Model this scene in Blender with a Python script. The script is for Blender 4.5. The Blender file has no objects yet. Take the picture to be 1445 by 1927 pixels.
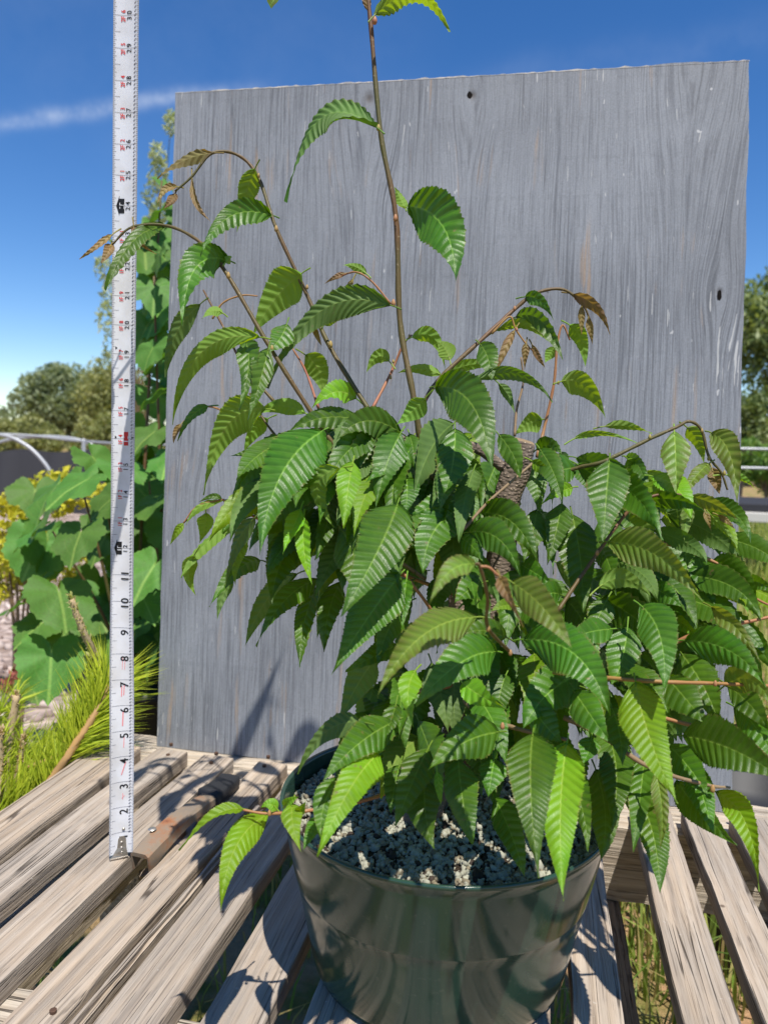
import bpy, bmesh, math, random
import numpy as np
from mathutils import Vector, Matrix

random.seed(7)
RNG = np.random.default_rng(11)
SC = bpy.context.scene
COL = SC.collection
IN = 0.0254

# ------------------------------------------------------------------ camera
CAMP = np.array([0.0, 0.0, 0.4118])
CM = np.array([[0.97950, 0.19910, 0.03010], [0.04780, -0.08480, -0.99530], [-0.19560, 0.97630, -0.09260]])
CM[2] /= np.linalg.norm(CM[2])
CM[0] -= CM[2] * (CM[0] @ CM[2]); CM[0] /= np.linalg.norm(CM[0])
CM[1] = np.cross(CM[2], CM[0])
FPX = 1442.8
cam_data = bpy.data.cameras.new('camera')
cam = bpy.data.objects.new('camera', cam_data)
COL.objects.link(cam)
cam_data.sensor_fit = 'VERTICAL'
cam_data.sensor_height = 36.0
cam_data.lens = FPX / 1927 * 36.0
cam_data.clip_start = 0.02
cam_data.clip_end = 2000
cam_data.dof.use_dof = True
cam_data.dof.focus_distance = 0.62
cam_data.dof.aperture_fstop = 9.5
rot = Matrix((tuple(CM[0]), tuple(-CM[1]), tuple(-CM[2]))).transposed()
cam.matrix_world = Matrix.Translation(Vector(CAMP)) @ rot.to_4x4()
SC.camera = cam

# ------------------------------------------------------------------ light
SUN_EL = math.radians(66)
_h = np.array([0.514, -0.857]); _h /= np.linalg.norm(_h)
SDIR = np.array([_h[0] * math.cos(SUN_EL), _h[1] * math.cos(SUN_EL), math.sin(SUN_EL)])
sun_data = bpy.data.lights.new('sun', 'SUN')
sun_data.energy = 5.0
sun_data.angle = math.radians(0.55)
sun_data.color = (1.0, 0.95, 0.87)
sun = bpy.data.objects.new('sun', sun_data)
sun.rotation_euler = Vector(SDIR).to_track_quat('Z', 'Y').to_euler()
sun.location = (1, -1, 4)
COL.objects.link(sun)

world = bpy.data.worlds.new('World'); SC.world = world; world.use_nodes = True


def nd(nt, typ, ins=None, **attrs):
    n = nt.nodes.new(typ)
    for k, v in attrs.items():
        setattr(n, k, v)
    for k, v in (ins or {}).items():
        s = n.inputs[k]
        if isinstance(v, bpy.types.NodeSocket):
            nt.links.new(v, s)
        else:
            s.default_value = v
    return n


def MA(nt, op, a, b=0.0, c=0.0, clamp=False):
    return nd(nt, 'ShaderNodeMath', {0: a, 1: b, 2: c}, operation=op, use_clamp=clamp).outputs[0]


def MIX(nt, fac, a, b, mode='MIX'):
    n = nd(nt, 'ShaderNodeMix', {0: fac}, data_type='RGBA', blend_type=mode)
    for i, v in ((6, a), (7, b)):
        if isinstance(v, bpy.types.NodeSocket):
            nt.links.new(v, n.inputs[i])
        else:
            n.inputs[i].default_value = (*v, 1) if len(v) == 3 else v
    return n.outputs[2]


def RAMP(nt, fac, stops, interp='LINEAR'):
    n = nd(nt, 'ShaderNodeValToRGB', {0: fac})
    cr = n.color_ramp; cr.interpolation = interp
    while len(cr.elements) < len(stops):
        cr.elements.new(0.5)
    for e, (p, c) in zip(cr.elements, stops):
        e.position = p
        e.color = (c, c, c, 1) if not hasattr(c, '__len__') else ((*c, 1) if len(c) == 3 else c)
    return n.outputs[0]


wt = world.node_tree
wt.nodes.clear()
sky = nd(wt, 'ShaderNodeTexSky', sky_type='NISHITA', sun_disc=False)
sky.sun_elevation = SUN_EL
sky.sun_rotation = math.atan2(SDIR[0], SDIR[1])
sky.air_density = 1.0; sky.dust_density = 0.0; sky.ozone_density = 1.3; sky.altitude = 1800
hs = nd(wt, 'ShaderNodeHueSaturation', {'Hue': 0.507, 'Saturation': 1.33, 'Value': 1.0, 'Color': sky.outputs[0]})
tcw = nd(wt, 'ShaderNodeTexCoord').outputs['Generated']


def ray(px, py):
    v = CM.T @ np.array([(px - 722.5) / FPX, (py - 963.5) / FPX, 1.0])
    return v / np.linalg.norm(v)


col_sky = hs.outputs[0]
for (p0, p1, wid, amt, sc) in (((-200, 262), (330, 184), 0.0075, 0.34, 11.0), ((880, 168), (1445, 60), 0.020, 0.05, 7.0), ((-100, 40), (700, 120), 0.10, 0.03, 5.0)):
    a, b = ray(*p0), ray(*p1)
    n = np.cross(a, b); n /= np.linalg.norm(n)
    m = a + b; m /= np.linalg.norm(m)
    dn = nd(wt, 'ShaderNodeVectorMath', {0: tcw, 1: tuple(n)}, operation='DOT_PRODUCT').outputs['Value']
    dm = nd(wt, 'ShaderNodeVectorMath', {0: tcw, 1: tuple(m)}, operation='DOT_PRODUCT').outputs['Value']
    nz = nd(wt, 'ShaderNodeTexNoise', {'Vector': tcw, 'Scale': sc, 'Detail': 6.0, 'Roughness': 0.62}).outputs[0]
    dn2 = MA(wt, 'ADD', dn, MA(wt, 'MULTIPLY', MA(wt, 'SUBTRACT', nz, 0.5), wid * 2.2))
    band = MA(wt, 'EXPONENT', MA(wt, 'MULTIPLY', MA(wt, 'POWER', MA(wt, 'DIVIDE', MA(wt, 'ABSOLUTE', dn2), wid), 2.0), -1.0))
    nz2 = nd(wt, 'ShaderNodeTexNoise', {'Vector': tcw, 'Scale': sc * 2.5, 'Detail': 5.0, 'Roughness': 0.6}).outputs[0]
    fac = MA(wt, 'MULTIPLY', MA(wt, 'MULTIPLY', band, MA(wt, 'MULTIPLY_ADD', nz2, 2.4, -0.6, clamp=True)), amt)
    fac = MA(wt, 'MULTIPLY', fac, MA(wt, 'MULTIPLY_ADD', dm, 40.0, 1.0 - 40.0 * float(a @ m), clamp=True), clamp=True)
    col_sky = MIX(wt, fac, col_sky, (6.0, 6.5, 7.2))
bg = nd(wt, 'ShaderNodeBackground', {'Color': col_sky, 'Strength': 0.118})
wo = nd(wt, 'ShaderNodeOutputWorld', {'Surface': bg.outputs[0]})

vs = SC.view_settings
vs.view_transform = 'Standard'; vs.look = 'None'; vs.exposure = 0.40; vs.gamma = 1.0
vs.use_curve_mapping = False
SC.cycles.max_bounces = 8
SC.cycles.transparent_max_bounces = 6
SC.cycles.use_denoising = True

D0 = 0.6074


def at(px, py, depth):
    """point seen at photo pixel (px, py), at a given distance along the optical axis"""
    return CAMP + CM.T @ (np.array([(px - 722.5) / FPX, (py - 963.5) / FPX, 1.0]) * depth)


def atz(px, py, z):
    v = CM.T @ np.array([(px - 722.5) / FPX, (py - 963.5) / FPX, 1.0])
    return CAMP + v * ((z - CAMP[2]) / v[2])


# ------------------------------------------------------------------ helpers
def tag(o, label=None, cat=None, group=None, kind=None):
    if label: o['label'] = label
    if cat: o['category'] = cat
    if group: o['group'] = group
    if kind: o['kind'] = kind
    return o


def empty(name, loc=(0, 0, 0)):
    o = bpy.data.objects.new(name, None)
    o.empty_display_size = 0.02
    o.location = loc
    COL.objects.link(o)
    return o


def link(name, me, mat=None, parent=None, smooth=False):
    o = bpy.data.objects.new(name, me)
    COL.objects.link(o)
    if mat is not None and not me.materials:
        me.materials.append(mat)
    if parent is not None:
        o.parent = parent
        o.matrix_parent_inverse = Matrix.Translation(-Vector(parent.location))
    if smooth:
        me.polygons.foreach_set('use_smooth', [True] * len(me.polygons))
    return o


def mesh(verts, faces, name='m'):
    me = bpy.data.meshes.new(name)
    me.from_pydata([tuple(map(float, v)) for v in verts], [], [tuple(map(int, f)) for f in faces])
    me.update()
    return me


def tube(points, radii, sides=6, cap=True):
    P = [np.asarray(p, float) for p in points]
    V, F = [], []
    n = len(P)
    up = np.array([0.31, 0.2, 0.93])
    prev = None
    for i in range(n):
        t = P[min(i + 1, n - 1)] - P[max(i - 1, 0)]
        t /= (np.linalg.norm(t) + 1e-12)
        a = prev if prev is not None else np.cross(t, up)
        a = a - t * (a @ t); a /= (np.linalg.norm(a) + 1e-12)
        b = np.cross(t, a); prev = a
        for k in range(sides):
            an = 2 * math.pi * k / sides
            V.append(P[i] + radii[i] * (math.cos(an) * a + math.sin(an) * b))
    for i in range(n - 1):
        for k in range(sides):
            k2 = (k + 1) % sides
            F.append((i * sides + k, i * sides + k2, (i + 1) * sides + k2, (i + 1) * sides + k))
    if cap:
        F.append(tuple(range(sides - 1, -1, -1)))
        F.append(tuple((n - 1) * sides + k for k in range(sides)))
    return V, F


def spline(pts, m=8):
    P = [np.asarray(p, float) for p in pts]
    P = [2 * P[0] - P[1]] + P + [2 * P[-1] - P[-2]]
    out = []
    for i in range(1, len(P) - 2):
        for k in range(m):
            t = k / m
            p0, p1, p2, p3 = P[i - 1], P[i], P[i + 1], P[i + 2]
            out.append(0.5 * (2 * p1 + (p2 - p0) * t + (2 * p0 - 5 * p1 + 4 * p2 - p3) * t * t + (3 * p1 - p0 - 3 * p2 + p3) * t ** 3))
    out.append(P[-2])
    return out


def join(parts):
    V, F = [], []
    for v, f in parts:
        o = len(V)
        V += list(v)
        F += [tuple(i + o for i in q) for q in f]
    return V, F


def box(x0, x1, y0, y1, z0, z1):
    V = [(x, y, z) for x in (x0, x1) for y in (y0, y1) for z in (z0, z1)]
    F = [(0, 1, 3, 2), (4, 6, 7, 5), (0, 4, 5, 1), (2, 3, 7, 6), (0, 2, 6, 4), (1, 5, 7, 3)]
    return V, F


def bevelled(V, F, w, seg=2, name='m'):
    me = mesh(V, F, name)
    bm = bmesh.new(); bm.from_mesh(me)
    bmesh.ops.recalc_face_normals(bm, faces=bm.faces)
    bmesh.ops.bevel(bm, geom=list(bm.edges), offset=w, segments=seg, affect='EDGES', profile=0.6)
    bm.to_mesh(me); bm.free()
    return me


def material(name, rough=0.6, color=(0.5, 0.5, 0.5), spec=0.5, metal=0.0):
    m = bpy.data.materials.new(name); m.use_nodes = True
    nt = m.node_tree
    b = nt.nodes['Principled BSDF']
    b.inputs['Base Color'].default_value = (*color, 1)
    b.inputs['Roughness'].default_value = rough
    b.inputs['Specular IOR Level'].default_value = spec
    b.inputs['Metallic'].default_value = metal
    return m, nt, b


def bump(nt, b, height, strength=0.5, dist=0.001):
    n = nd(nt, 'ShaderNodeBump', {'Height': height, 'Strength': strength, 'Distance': dist})
    nt.links.new(n.outputs[0], b.inputs['Normal'])


# ------------------------------------------------------------------ materials
def wood_material(name, tint=(1, 1, 1), grey=0.5, seed=0.0, axis=1, rough=0.85):
    m, nt, b = material(name, rough, spec=0.25)
    tc = nd(nt, 'ShaderNodeTexCoord').outputs['Object']
    rnd = nd(nt, 'ShaderNodeObjectInfo').outputs['Random']
    off = nd(nt, 'ShaderNodeCombineXYZ', {0: MA(nt, 'MULTIPLY', rnd, 7.3), 1: MA(nt, 'MULTIPLY', rnd, 3.1), 2: MA(nt, 'MULTIPLY_ADD', rnd, 5.7, seed)}).outputs[0]
    s = [1.0, 1.0, 1.0]
    v = nd(nt, 'ShaderNodeVectorMath', {0: tc, 1: off}, operation='ADD').outputs[0]
    sc = [95, 95, 95]; sc[axis] = 3.2
    vg = nd(nt, 'ShaderNodeMapping', {'Vector': v, 'Scale': tuple(sc)}).outputs[0]
    g1 = nd(nt, 'ShaderNodeTexNoise', {'Vector': vg, 'Scale': 1.0, 'Detail': 5.0, 'Roughness': 0.6, 'Distortion': 0.6}).outputs[0]
    g1 = RAMP(nt, g1, [(0.36, 0.0), (0.62, 1.0)])
    sc2 = [520, 520, 520]; sc2[axis] = 13
    vf = nd(nt, 'ShaderNodeMapping', {'Vector': v, 'Scale': tuple(sc2)}).outputs[0]
    g2 = nd(nt, 'ShaderNodeTexNoise', {'Vector': vf, 'Scale': 1.0, 'Detail': 3.0, 'Roughness': 0.6}).outputs[0]
    big = nd(nt, 'ShaderNodeTexNoise', {'Vector': v, 'Scale': 9.0, 'Detail': 4.0, 'Roughness': 0.6}).outputs[0]
    # growth-ring bands
    sc3 = [26, 26, 26]; sc3[axis] = 1.1
    vr = nd(nt, 'ShaderNodeMapping', {'Vector': v, 'Scale': tuple(sc3)}).outputs[0]
    wv = nd(nt, 'ShaderNodeTexWave', {'Vector': vr, 'Scale': 1.0, 'Distortion': 5.0, 'Detail': 3.0, 'Detail Scale': 1.2}, wave_type='BANDS', bands_direction='X' if axis != 0 else 'Y').outputs[0]
    lo = tuple(0.235 * t for t in tint); hi = tuple(0.44 * t for t in tint)
    c = MIX(nt, g1, (lo[0], lo[1] * 0.88, lo[2] * 0.76), (hi[0], hi[1] * 0.90, hi[2] * 0.78))
    c = MIX(nt, MA(nt, 'MULTIPLY', wv, 0.35), c, (0.33 * tint[0], 0.255 * tint[1], 0.18 * tint[2]))
    gf = RAMP(nt, big, [(0.35, 0.0), (0.65, 1.0)])
    c = MIX(nt, MA(nt, 'MULTIPLY', gf, grey), c, (0.265, 0.245, 0.22))
    crack = RAMP(nt, g2, [(0.33, 1.0), (0.47, 0.0)])
    c = MIX(nt, MA(nt, 'MULTIPLY', crack, 0.55), c, (0.085, 0.066, 0.05))
    sck = [85, 85, 85]; sck[axis] = 2.0
    ck = nd(nt, 'ShaderNodeTexNoise', {'Vector': nd(nt, 'ShaderNodeMapping', {'Vector': v, 'Scale': tuple(sck), 'Location': (3.1, 1.7, 9.2)}).outputs[0], 'Scale': 1.0, 'Detail': 2.0, 'Roughness': 0.4}).outputs[0]
    ckm = MA(nt, 'MULTIPLY', RAMP(nt, MA(nt, 'ABSOLUTE', MA(nt, 'SUBTRACT', ck, 0.5)), [(0.004, 1.0), (0.016, 0.0)]), RAMP(nt, big, [(0.42, 0.0), (0.55, 1.0)]))
    c = MIX(nt, MA(nt, 'MULTIPLY', ckm, 0.85), c, (0.045, 0.033, 0.024))
    spk = nd(nt, 'ShaderNodeTexNoise', {'Vector': v, 'Scale': 260.0, 'Detail': 2.0}).outputs[0]
    c = MIX(nt, RAMP(nt, spk, [(0.72, 0.0), (0.78, 0.5)]), c, (0.5, 0.47, 0.43))
    vor = nd(nt, 'ShaderNodeTexVoronoi', {'Vector': v, 'Scale': 23.0}).outputs['Distance']
    c = MIX(nt, RAMP(nt, vor, [(0.03, 0.75), (0.07, 0.0)]), c, (0.07, 0.045, 0.03))
    val = MA(nt, 'MULTIPLY_ADD', rnd, 0.28, 0.86)
    c = nd(nt, 'ShaderNodeHueSaturation', {'Color': c, 'Value': val, 'Saturation': MA(nt, 'MULTIPLY_ADD', rnd, 0.35, 0.8)}).outputs[0]
    nt.links.new(c, b.inputs['Base Color'])
    hgt = MA(nt, 'SUBTRACT', MA(nt, 'ADD', MA(nt, 'MULTIPLY', g2, 1.0), MA(nt, 'MULTIPLY', g1, 1.0)), MA(nt, 'MULTIPLY', ckm, 2.0))
    bump(nt, b, hgt, 0.75, 0.0012)
    return m


M_SLAT = wood_material('weathered_slat_wood', (1.06, 0.98, 0.90), 0.45)
M_STRINGER = wood_material('stringer_wood', (1.25, 1.2, 1.1), 0.15, seed=3.0, axis=0)
M_BOTTOM = wood_material('bottom_board_wood', (1.0, 0.95, 0.86), 0.25, seed=9.0)


def board_material():
    m, nt, b = material('grey_painted_plywood', 0.62, spec=0.35)
    tc = nd(nt, 'ShaderNodeTexCoord').outputs['Object']
    sp = nd(nt, 'ShaderNodeSeparateXYZ', {0: tc})
    x, z = sp.outputs[0], sp.outputs[2]
    xw = x
    knots = [(0.262, 0.872, 0.045, 1.0), (0.395, 0.868, 0.034, 1.0), (0.66, 0.90, 0.060, 1.0), (0.70, 0.62, 0.022, 1.0), (0.06, 0.33, 0.030, 0.9), (0.30, 0.74, 0.020, 0.7), (0.60, 0.40, 0.016, 0.7), (0.50, 0.62, 0.010, 0.6), (0.16, 0.12, 0.012, 0.5), (0.52, 0.16, 0.016, 0.6)]
    kmask = None
    for (kx, kz, s, a) in knots:
        dx = MA(nt, 'SUBTRACT', x, kx); dz = MA(nt, 'SUBTRACT', z, kz)
        r2 = MA(nt, 'ADD', MA(nt, 'POWER', MA(nt, 'ABSOLUTE', dx), 2.0), MA(nt, 'MULTIPLY', MA(nt, 'POWER', MA(nt, 'ABSOLUTE', dz), 2.0), 0.16))
        g = MA(nt, 'EXPONENT', MA(nt, 'MULTIPLY', r2, -1.0 / (s * s)))
        xw = MA(nt, 'ADD', xw, MA(nt, 'MULTIPLY', MA(nt, 'MULTIPLY', dx, g), -0.90 * a))
        r3 = MA(nt, 'ADD', MA(nt, 'POWER', MA(nt, 'ABSOLUTE', dx), 2.0), MA(nt, 'MULTIPLY', MA(nt, 'POWER', MA(nt, 'ABSOLUTE', dz), 2.0), 0.7))
        kk = MA(nt, 'MULTIPLY', MA(nt, 'EXPONENT', MA(nt, 'MULTIPLY', r3, -1.0 / (s * s * 0.018))), a)
        kmask = kk if kmask is None else MA(nt, 'MAXIMUM', kmask, kk)
    wob = nd(nt, 'ShaderNodeTexNoise', {'Vector': nd(nt, 'ShaderNodeMapping', {'Vector': tc, 'Scale': (5, 5, 2.4)}).outputs[0], 'Scale': 1.0, 'Detail': 3.0}).outputs[0]
    xw = MA(nt, 'ADD', xw, MA(nt, 'MULTIPLY', wob, 0.014))
    pv = nd(nt, 'ShaderNodeCombineXYZ', {0: xw, 1: 0.0, 2: z}).outputs[0]

    def grain(sx, sz, det=4.0, ro=0.6):
        return nd(nt, 'ShaderNodeTexNoise', {'Vector': nd(nt, 'ShaderNodeMapping', {'Vector': pv, 'Scale': (sx, 1, sz)}).outputs[0], 'Scale': 1.0, 'Detail': det, 'Roughness': ro}).outputs[0]
    g1 = grain(260, 6.0, 5.0, .7)
    g2 = grain(560, 16.0, 3.0, .65)
    pat = grain(14, 3.0, 2.0)
    g3 = grain(30, 1.0, 3.0)
    c = MIX(nt, g3, (0.212, 0.226, 0.250), (0.272, 0.288, 0.314))
    dk = RAMP(nt, g1, [(0.40, 1.0), (0.50, 0.0)])
    c = MIX(nt, MA(nt, 'MULTIPLY', MA(nt, 'MULTIPLY', dk, RAMP(nt, pat, [(0.32, 0.15), (0.62, 1.0)])), 0.6), c, (0.085, 0.092, 0.108))
    dk2 = RAMP(nt, g2, [(0.38, 1.0), (0.48, 0.0)])
    c = MIX(nt, MA(nt, 'MULTIPLY', dk2, 0.42), c, (0.095, 0.10, 0.112))
    lt = RAMP(nt, g2, [(0.60, 0.0), (0.75, 1.0)])
    c = MIX(nt, MA(nt, 'MULTIPLY', lt, 0.3), c, (0.32, 0.34, 0.37))
    # bare tan wood where the paint has worn through
    patch = nd(nt, 'ShaderNodeTexNoise', {'Vector': nd(nt, 'ShaderNodeMapping', {'Vector': pv, 'Scale': (70, 1, 7)}).outputs[0], 'Scale': 1.0, 'Detail': 2.0}).outputs[0]
    bare = MA(nt, 'MULTIPLY', RAMP(nt, patch, [(0.62, 0.0), (0.72, 1.0)]), RAMP(nt, g1, [(0.45, 1.0), (0.60, 0.0)]))
    c = MIX(nt, MA(nt, 'MULTIPLY', bare, 0.55), c, (0.40, 0.26, 0.14))
    ck = grain(170, 1.6, 2.0, .4)
    ckm = MA(nt, 'MULTIPLY', RAMP(nt, MA(nt, 'ABSOLUTE', MA(nt, 'SUBTRACT', ck, 0.5)), [(0.006, 1.0), (0.022, 0.0)]), RAMP(nt, pat, [(0.40, 0.0), (0.55, 1.0)]))
    c = MIX(nt, MA(nt, 'MULTIPLY', ckm, 0.5), c, (0.065, 0.070, 0.080))
    # faint horizontal roller rows
    wv = nd(nt, 'ShaderNodeTexWave', {'Vector': tc, 'Scale': 6.6, 'Distortion': 0.25, 'Detail': 1.0}, bands_direction='Z').outputs[0]
    dots = nd(nt, 'ShaderNodeTexNoise', {'Vector': nd(nt, 'ShaderNodeMapping', {'Vector': tc, 'Scale': (120, 1, 30)}).outputs[0], 'Scale': 1.0, 'Detail': 1.0}).outputs[0]
    rows = MA(nt, 'MULTIPLY', RAMP(nt, wv, [(0.95, 0.0), (0.99, 1.0)]), RAMP(nt, dots, [(0.48, 0.0), (0.6, 1.0)]))
    c = MIX(nt, MA(nt, 'MULTIPLY', rows, 0.16), c, (0.13, 0.14, 0.155))
    c = MIX(nt, MA(nt, 'MULTIPLY', kmask, 0.85), c, (0.10, 0.085, 0.075))
    fine = nd(nt, 'ShaderNodeTexNoise', {'Vector': tc, 'Scale': 700.0, 'Detail': 3.0}).outputs[0]
    c = nd(nt, 'ShaderNodeHueSaturation', {'Color': c, 'Value': MA(nt, 'MULTIPLY_ADD', fine, 0.7, 0.65)}).outputs[0]
    blot = nd(nt, 'ShaderNodeTexNoise', {'Vector': tc, 'Scale': 7.0, 'Detail': 5.0}).outputs[0]
    c = nd(nt, 'ShaderNodeHueSaturation', {'Color': c, 'Value': MA(nt, 'MULTIPLY_ADD', blot, 0.6, 0.7)}).outputs[0]
    # long pale scrapes near the right edge
    sx = MA(nt, 'EXPONENT', MA(nt, 'MULTIPLY', MA(nt, 'POWER', MA(nt, 'ABSOLUTE', MA(nt, 'DIVIDE', MA(nt, 'SUBTRACT', x, 0.712), 0.018)), 2.0), -1.0))
    sz = MA(nt, 'EXPONENT', MA(nt, 'MULTIPLY', MA(nt, 'POWER', MA(nt, 'ABSOLUTE', MA(nt, 'DIVIDE', MA(nt, 'SUBTRACT', z, 0.545), 0.045)), 2.0), -1.0))
    scr = MA(nt, 'GREATER_THAN', MA(nt, 'ADD', grain(240, 14.0, 2.0), MA(nt, 'MULTIPLY', MA(nt, 'MULTIPLY', sx, sz), 0.16)), 0.70)
    c = MIX(nt, MA(nt, 'MULTIPLY', scr, 0.8), c, (0.52, 0.52, 0.51))
    # white chips
    fl = nd(nt, 'ShaderNodeTexNoise', {'Vector': nd(nt, 'ShaderNodeMapping', {'Vector': pv, 'Scale': (130, 1, 45)}).outputs[0], 'Scale': 1.0, 'Detail': 2.0}).outputs[0]
    edge = RAMP(nt, x, [(0.60, 0.0), (0.74, 0.07)])
    chips = MA(nt, 'GREATER_THAN', MA(nt, 'ADD', fl, edge), 0.755)
    c = MIX(nt, MA(nt, 'MULTIPLY', chips, 0.75), c, (0.55, 0.55, 0.55))
    nt.links.new(c, b.inputs['Base Color'])
    h = MA(nt, 'ADD', MA(nt, 'MULTIPLY', g1, 1.2), MA(nt, 'MULTIPLY', g2, 0.6))
    h = MA(nt, 'SUBTRACT', h, MA(nt, 'MULTIPLY', kmask, 1.6))
    bump(nt, b, h, 0.55, 0.0009)
    return m


def leaf_material(name, base, alt, vein, trans, rough=0.36, bronze=0.0, tmix=0.36):
    m, nt, b = material(name, rough, spec=0.5)
    uv = nd(nt, 'ShaderNodeUVMap').outputs[0]
    sp = nd(nt, 'ShaderNodeSeparateXYZ', {0: uv})
    u = MA(nt, 'ABSOLUTE', MA(nt, 'MULTIPLY_ADD', sp.outputs[0], 2.0, -1.0))
    v = MA(nt, 'MULTIPLY', sp.outputs[1], 40.0)
    fr = MA(nt, 'FRACT', v)
    dv = MA(nt, 'MINIMUM', fr, MA(nt, 'SUBTRACT', 1.0, fr))
    vm = RAMP(nt, dv, [(0.02, 1.0), (0.10, 0.0)])
    mid = RAMP(nt, u, [(0.018, 1.0), (0.06, 0.0)])
    veins = MA(nt, 'MAXIMUM', MA(nt, 'MULTIPLY', vm, 0.16), MA(nt, 'MULTIPLY', mid, 0.8))
    tc = nd(nt, 'ShaderNodeTexCoord').outputs['Object']
    nz = nd(nt, 'ShaderNodeTexNoise', {'Vector': tc, 'Scale': 70.0, 'Detail': 4.0, 'Roughness': 0.6}).outputs[0]
    rnd = nd(nt, 'ShaderNodeObjectInfo').outputs['Random']
    c = MIX(nt, RAMP(nt, nz, [(0.3, 0.0), (0.7, 1.0)]), base, alt)
    if bronze:
        bz = MA(nt, 'MULTIPLY', RAMP(nt, u, [(0.15, 0.35), (0.9, 1.0)]), RAMP(nt, dv, [(0.08, 0.45), (0.3, 1.0)]))
        c = MIX(nt, MA(nt, 'MULTIPLY', bz, bronze), c, (0.13, 0.075, 0.038))
    c = MIX(nt, veins, c, vein)
    blem = nd(nt, 'ShaderNodeTexNoise', {'Vector': tc, 'Scale': 190.0, 'Detail': 2.0}).outputs[0]
    c = MIX(nt, RAMP(nt, blem, [(0.70, 0.0), (0.76, 0.75)]), c, (0.17, 0.12, 0.05))
    rim = MA(nt, 'MULTIPLY', RAMP(nt, u, [(0.90, 0.0), (1.0, 1.0)]), RAMP(nt, nz, [(0.45, 0.0), (0.6, 0.7)]))
    c = MIX(nt, rim, c, (0.20, 0.13, 0.05))
    mott = nd(nt, 'ShaderNodeTexNoise', {'Vector': tc, 'Scale': 28.0, 'Detail': 3.0}).outputs[0]
    c = nd(nt, 'ShaderNodeHueSaturation', {'Color': c, 'Value': MA(nt, 'MULTIPLY_ADD', mott, 0.7, 0.65), 'Hue': MA(nt, 'MULTIPLY_ADD', mott, 0.03, 0.485)}).outputs[0]
    c = nd(nt, 'ShaderNodeHueSaturation', {'Color': c, 'Hue': MA(nt, 'MULTIPLY_ADD', rnd, 0.03, 0.487), 'Value': MA(nt, 'MULTIPLY_ADD', rnd, 0.45, 0.78)}).outputs[0]
    geo = nd(nt, 'ShaderNodeNewGeometry')
    # paler, matter underside
    c = MIX(nt, MA(nt, 'MULTIPLY', geo.outputs['Backfacing'], 0.35), c, (0.16, 0.24, 0.08))
    nt.links.new(c, b.inputs['Base Color'])
    ro = MA(nt, 'MULTIPLY_ADD', geo.outputs['Backfacing'], 0.22, rough)
    nt.links.new(MA(nt, 'MULTIPLY_ADD', nz, 0.14, ro), b.inputs['Roughness'])
    fine = nd(nt, 'ShaderNodeTexNoise', {'Vector': tc, 'Scale': 650.0, 'Detail': 2.0}).outputs[0]
    # tertiary veins between the main veins
    sub = nd(nt, 'ShaderNodeTexVoronoi', {'Vector': nd(nt, 'ShaderNodeCombineXYZ', {0: MA(nt, 'MULTIPLY', u, 16.0), 1: MA(nt, 'MULTIPLY', v, 1.5), 2: 0.0}).outputs[0], 'Scale': 1.0}, feature='DISTANCE_TO_EDGE').outputs['Distance']
    hh = MA(nt, 'ADD', MA(nt, 'MULTIPLY', fine, 0.35), MA(nt, 'MULTIPLY', RAMP(nt, sub, [(0.0, 0.0), (0.15, 1.0)]), 0.4))
    hh = MA(nt, 'SUBTRACT', hh, MA(nt, 'MULTIPLY', vm, 0.7))
    bn = nd(nt, 'ShaderNodeBump', {'Height': hh, 'Strength': 0.3, 'Distance': 0.0004})
    nt.links.new(bn.outputs[0], b.inputs['Normal'])
    tcol = MIX(nt, MA(nt, 'MULTIPLY', veins, 0.7), trans, tuple(t * 0.55 for t in trans))
    if bronze:
        tcol = MIX(nt, bronze * 0.4, tcol, (0.25, 0.10, 0.03))
    tr = nd(nt, 'ShaderNodeBsdfTranslucent', {'Color': tcol})
    mx = nd(nt, 'ShaderNodeMixShader', {0: tmix, 1: b.outputs[0], 2: tr.outputs[0]})
    out = [n for n in nt.nodes if n.type == 'OUTPUT_MATERIAL'][0]
    nt.links.new(mx.outputs[0], out.inputs['Surface'])
    return m


LM = {
    'm': leaf_material('leaf_mature', (0.036, 0.098, 0.005), (0.070, 0.162, 0.009), (0.19, 0.32, 0.04), (0.20, 0.40, 0.003), 0.34, tmix=0.26),
    'f': leaf_material('leaf_fresh', (0.125, 0.280, 0.008), (0.185, 0.360, 0.014), (0.34, 0.48, 0.06), (0.42, 0.58, 0.006), 0.36, tmix=0.38),
    'z': leaf_material('leaf_bronze', (0.110, 0.235, 0.016), (0.145, 0.265, 0.026), (0.32, 0.44, 0.06), (0.36, 0.46, 0.012), 0.38, bronze=0.55),
    'y': leaf_material('leaf_young', (0.22, 0.17, 0.035), (0.28, 0.15, 0.06), (0.36, 0.30, 0.08), (0.42, 0.26, 0.04), 0.45, bronze=0.5),
}


def stem_material(name, a, b2, rough=0.55, sc=90):
    m, nt, b = material(name, rough, spec=0.4)
    tc = nd(nt, 'ShaderNodeTexCoord').outputs['Object']
    nz = nd(nt, 'ShaderNodeTexNoise', {'Vector': tc, 'Scale': 9.0, 'Detail': 3.0}).outputs[0]
    n2 = nd(nt, 'ShaderNodeTexNoise', {'Vector': tc, 'Scale': float(sc) * 4, 'Detail': 3.0}).outputs[0]
    c = MIX(nt, RAMP(nt, nz, [(0.35, 0.0), (0.65, 1.0)]), a, b2)
    c = MIX(nt, RAMP(nt, n2, [(0.62, 0.0), (0.72, 0.6)]), c, (0.3, 0.24, 0.15))
    nt.links.new(c, b.inputs['Base Color'])
    bump(nt, b, n2, 0.3, 0.0004)
    return m


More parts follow.
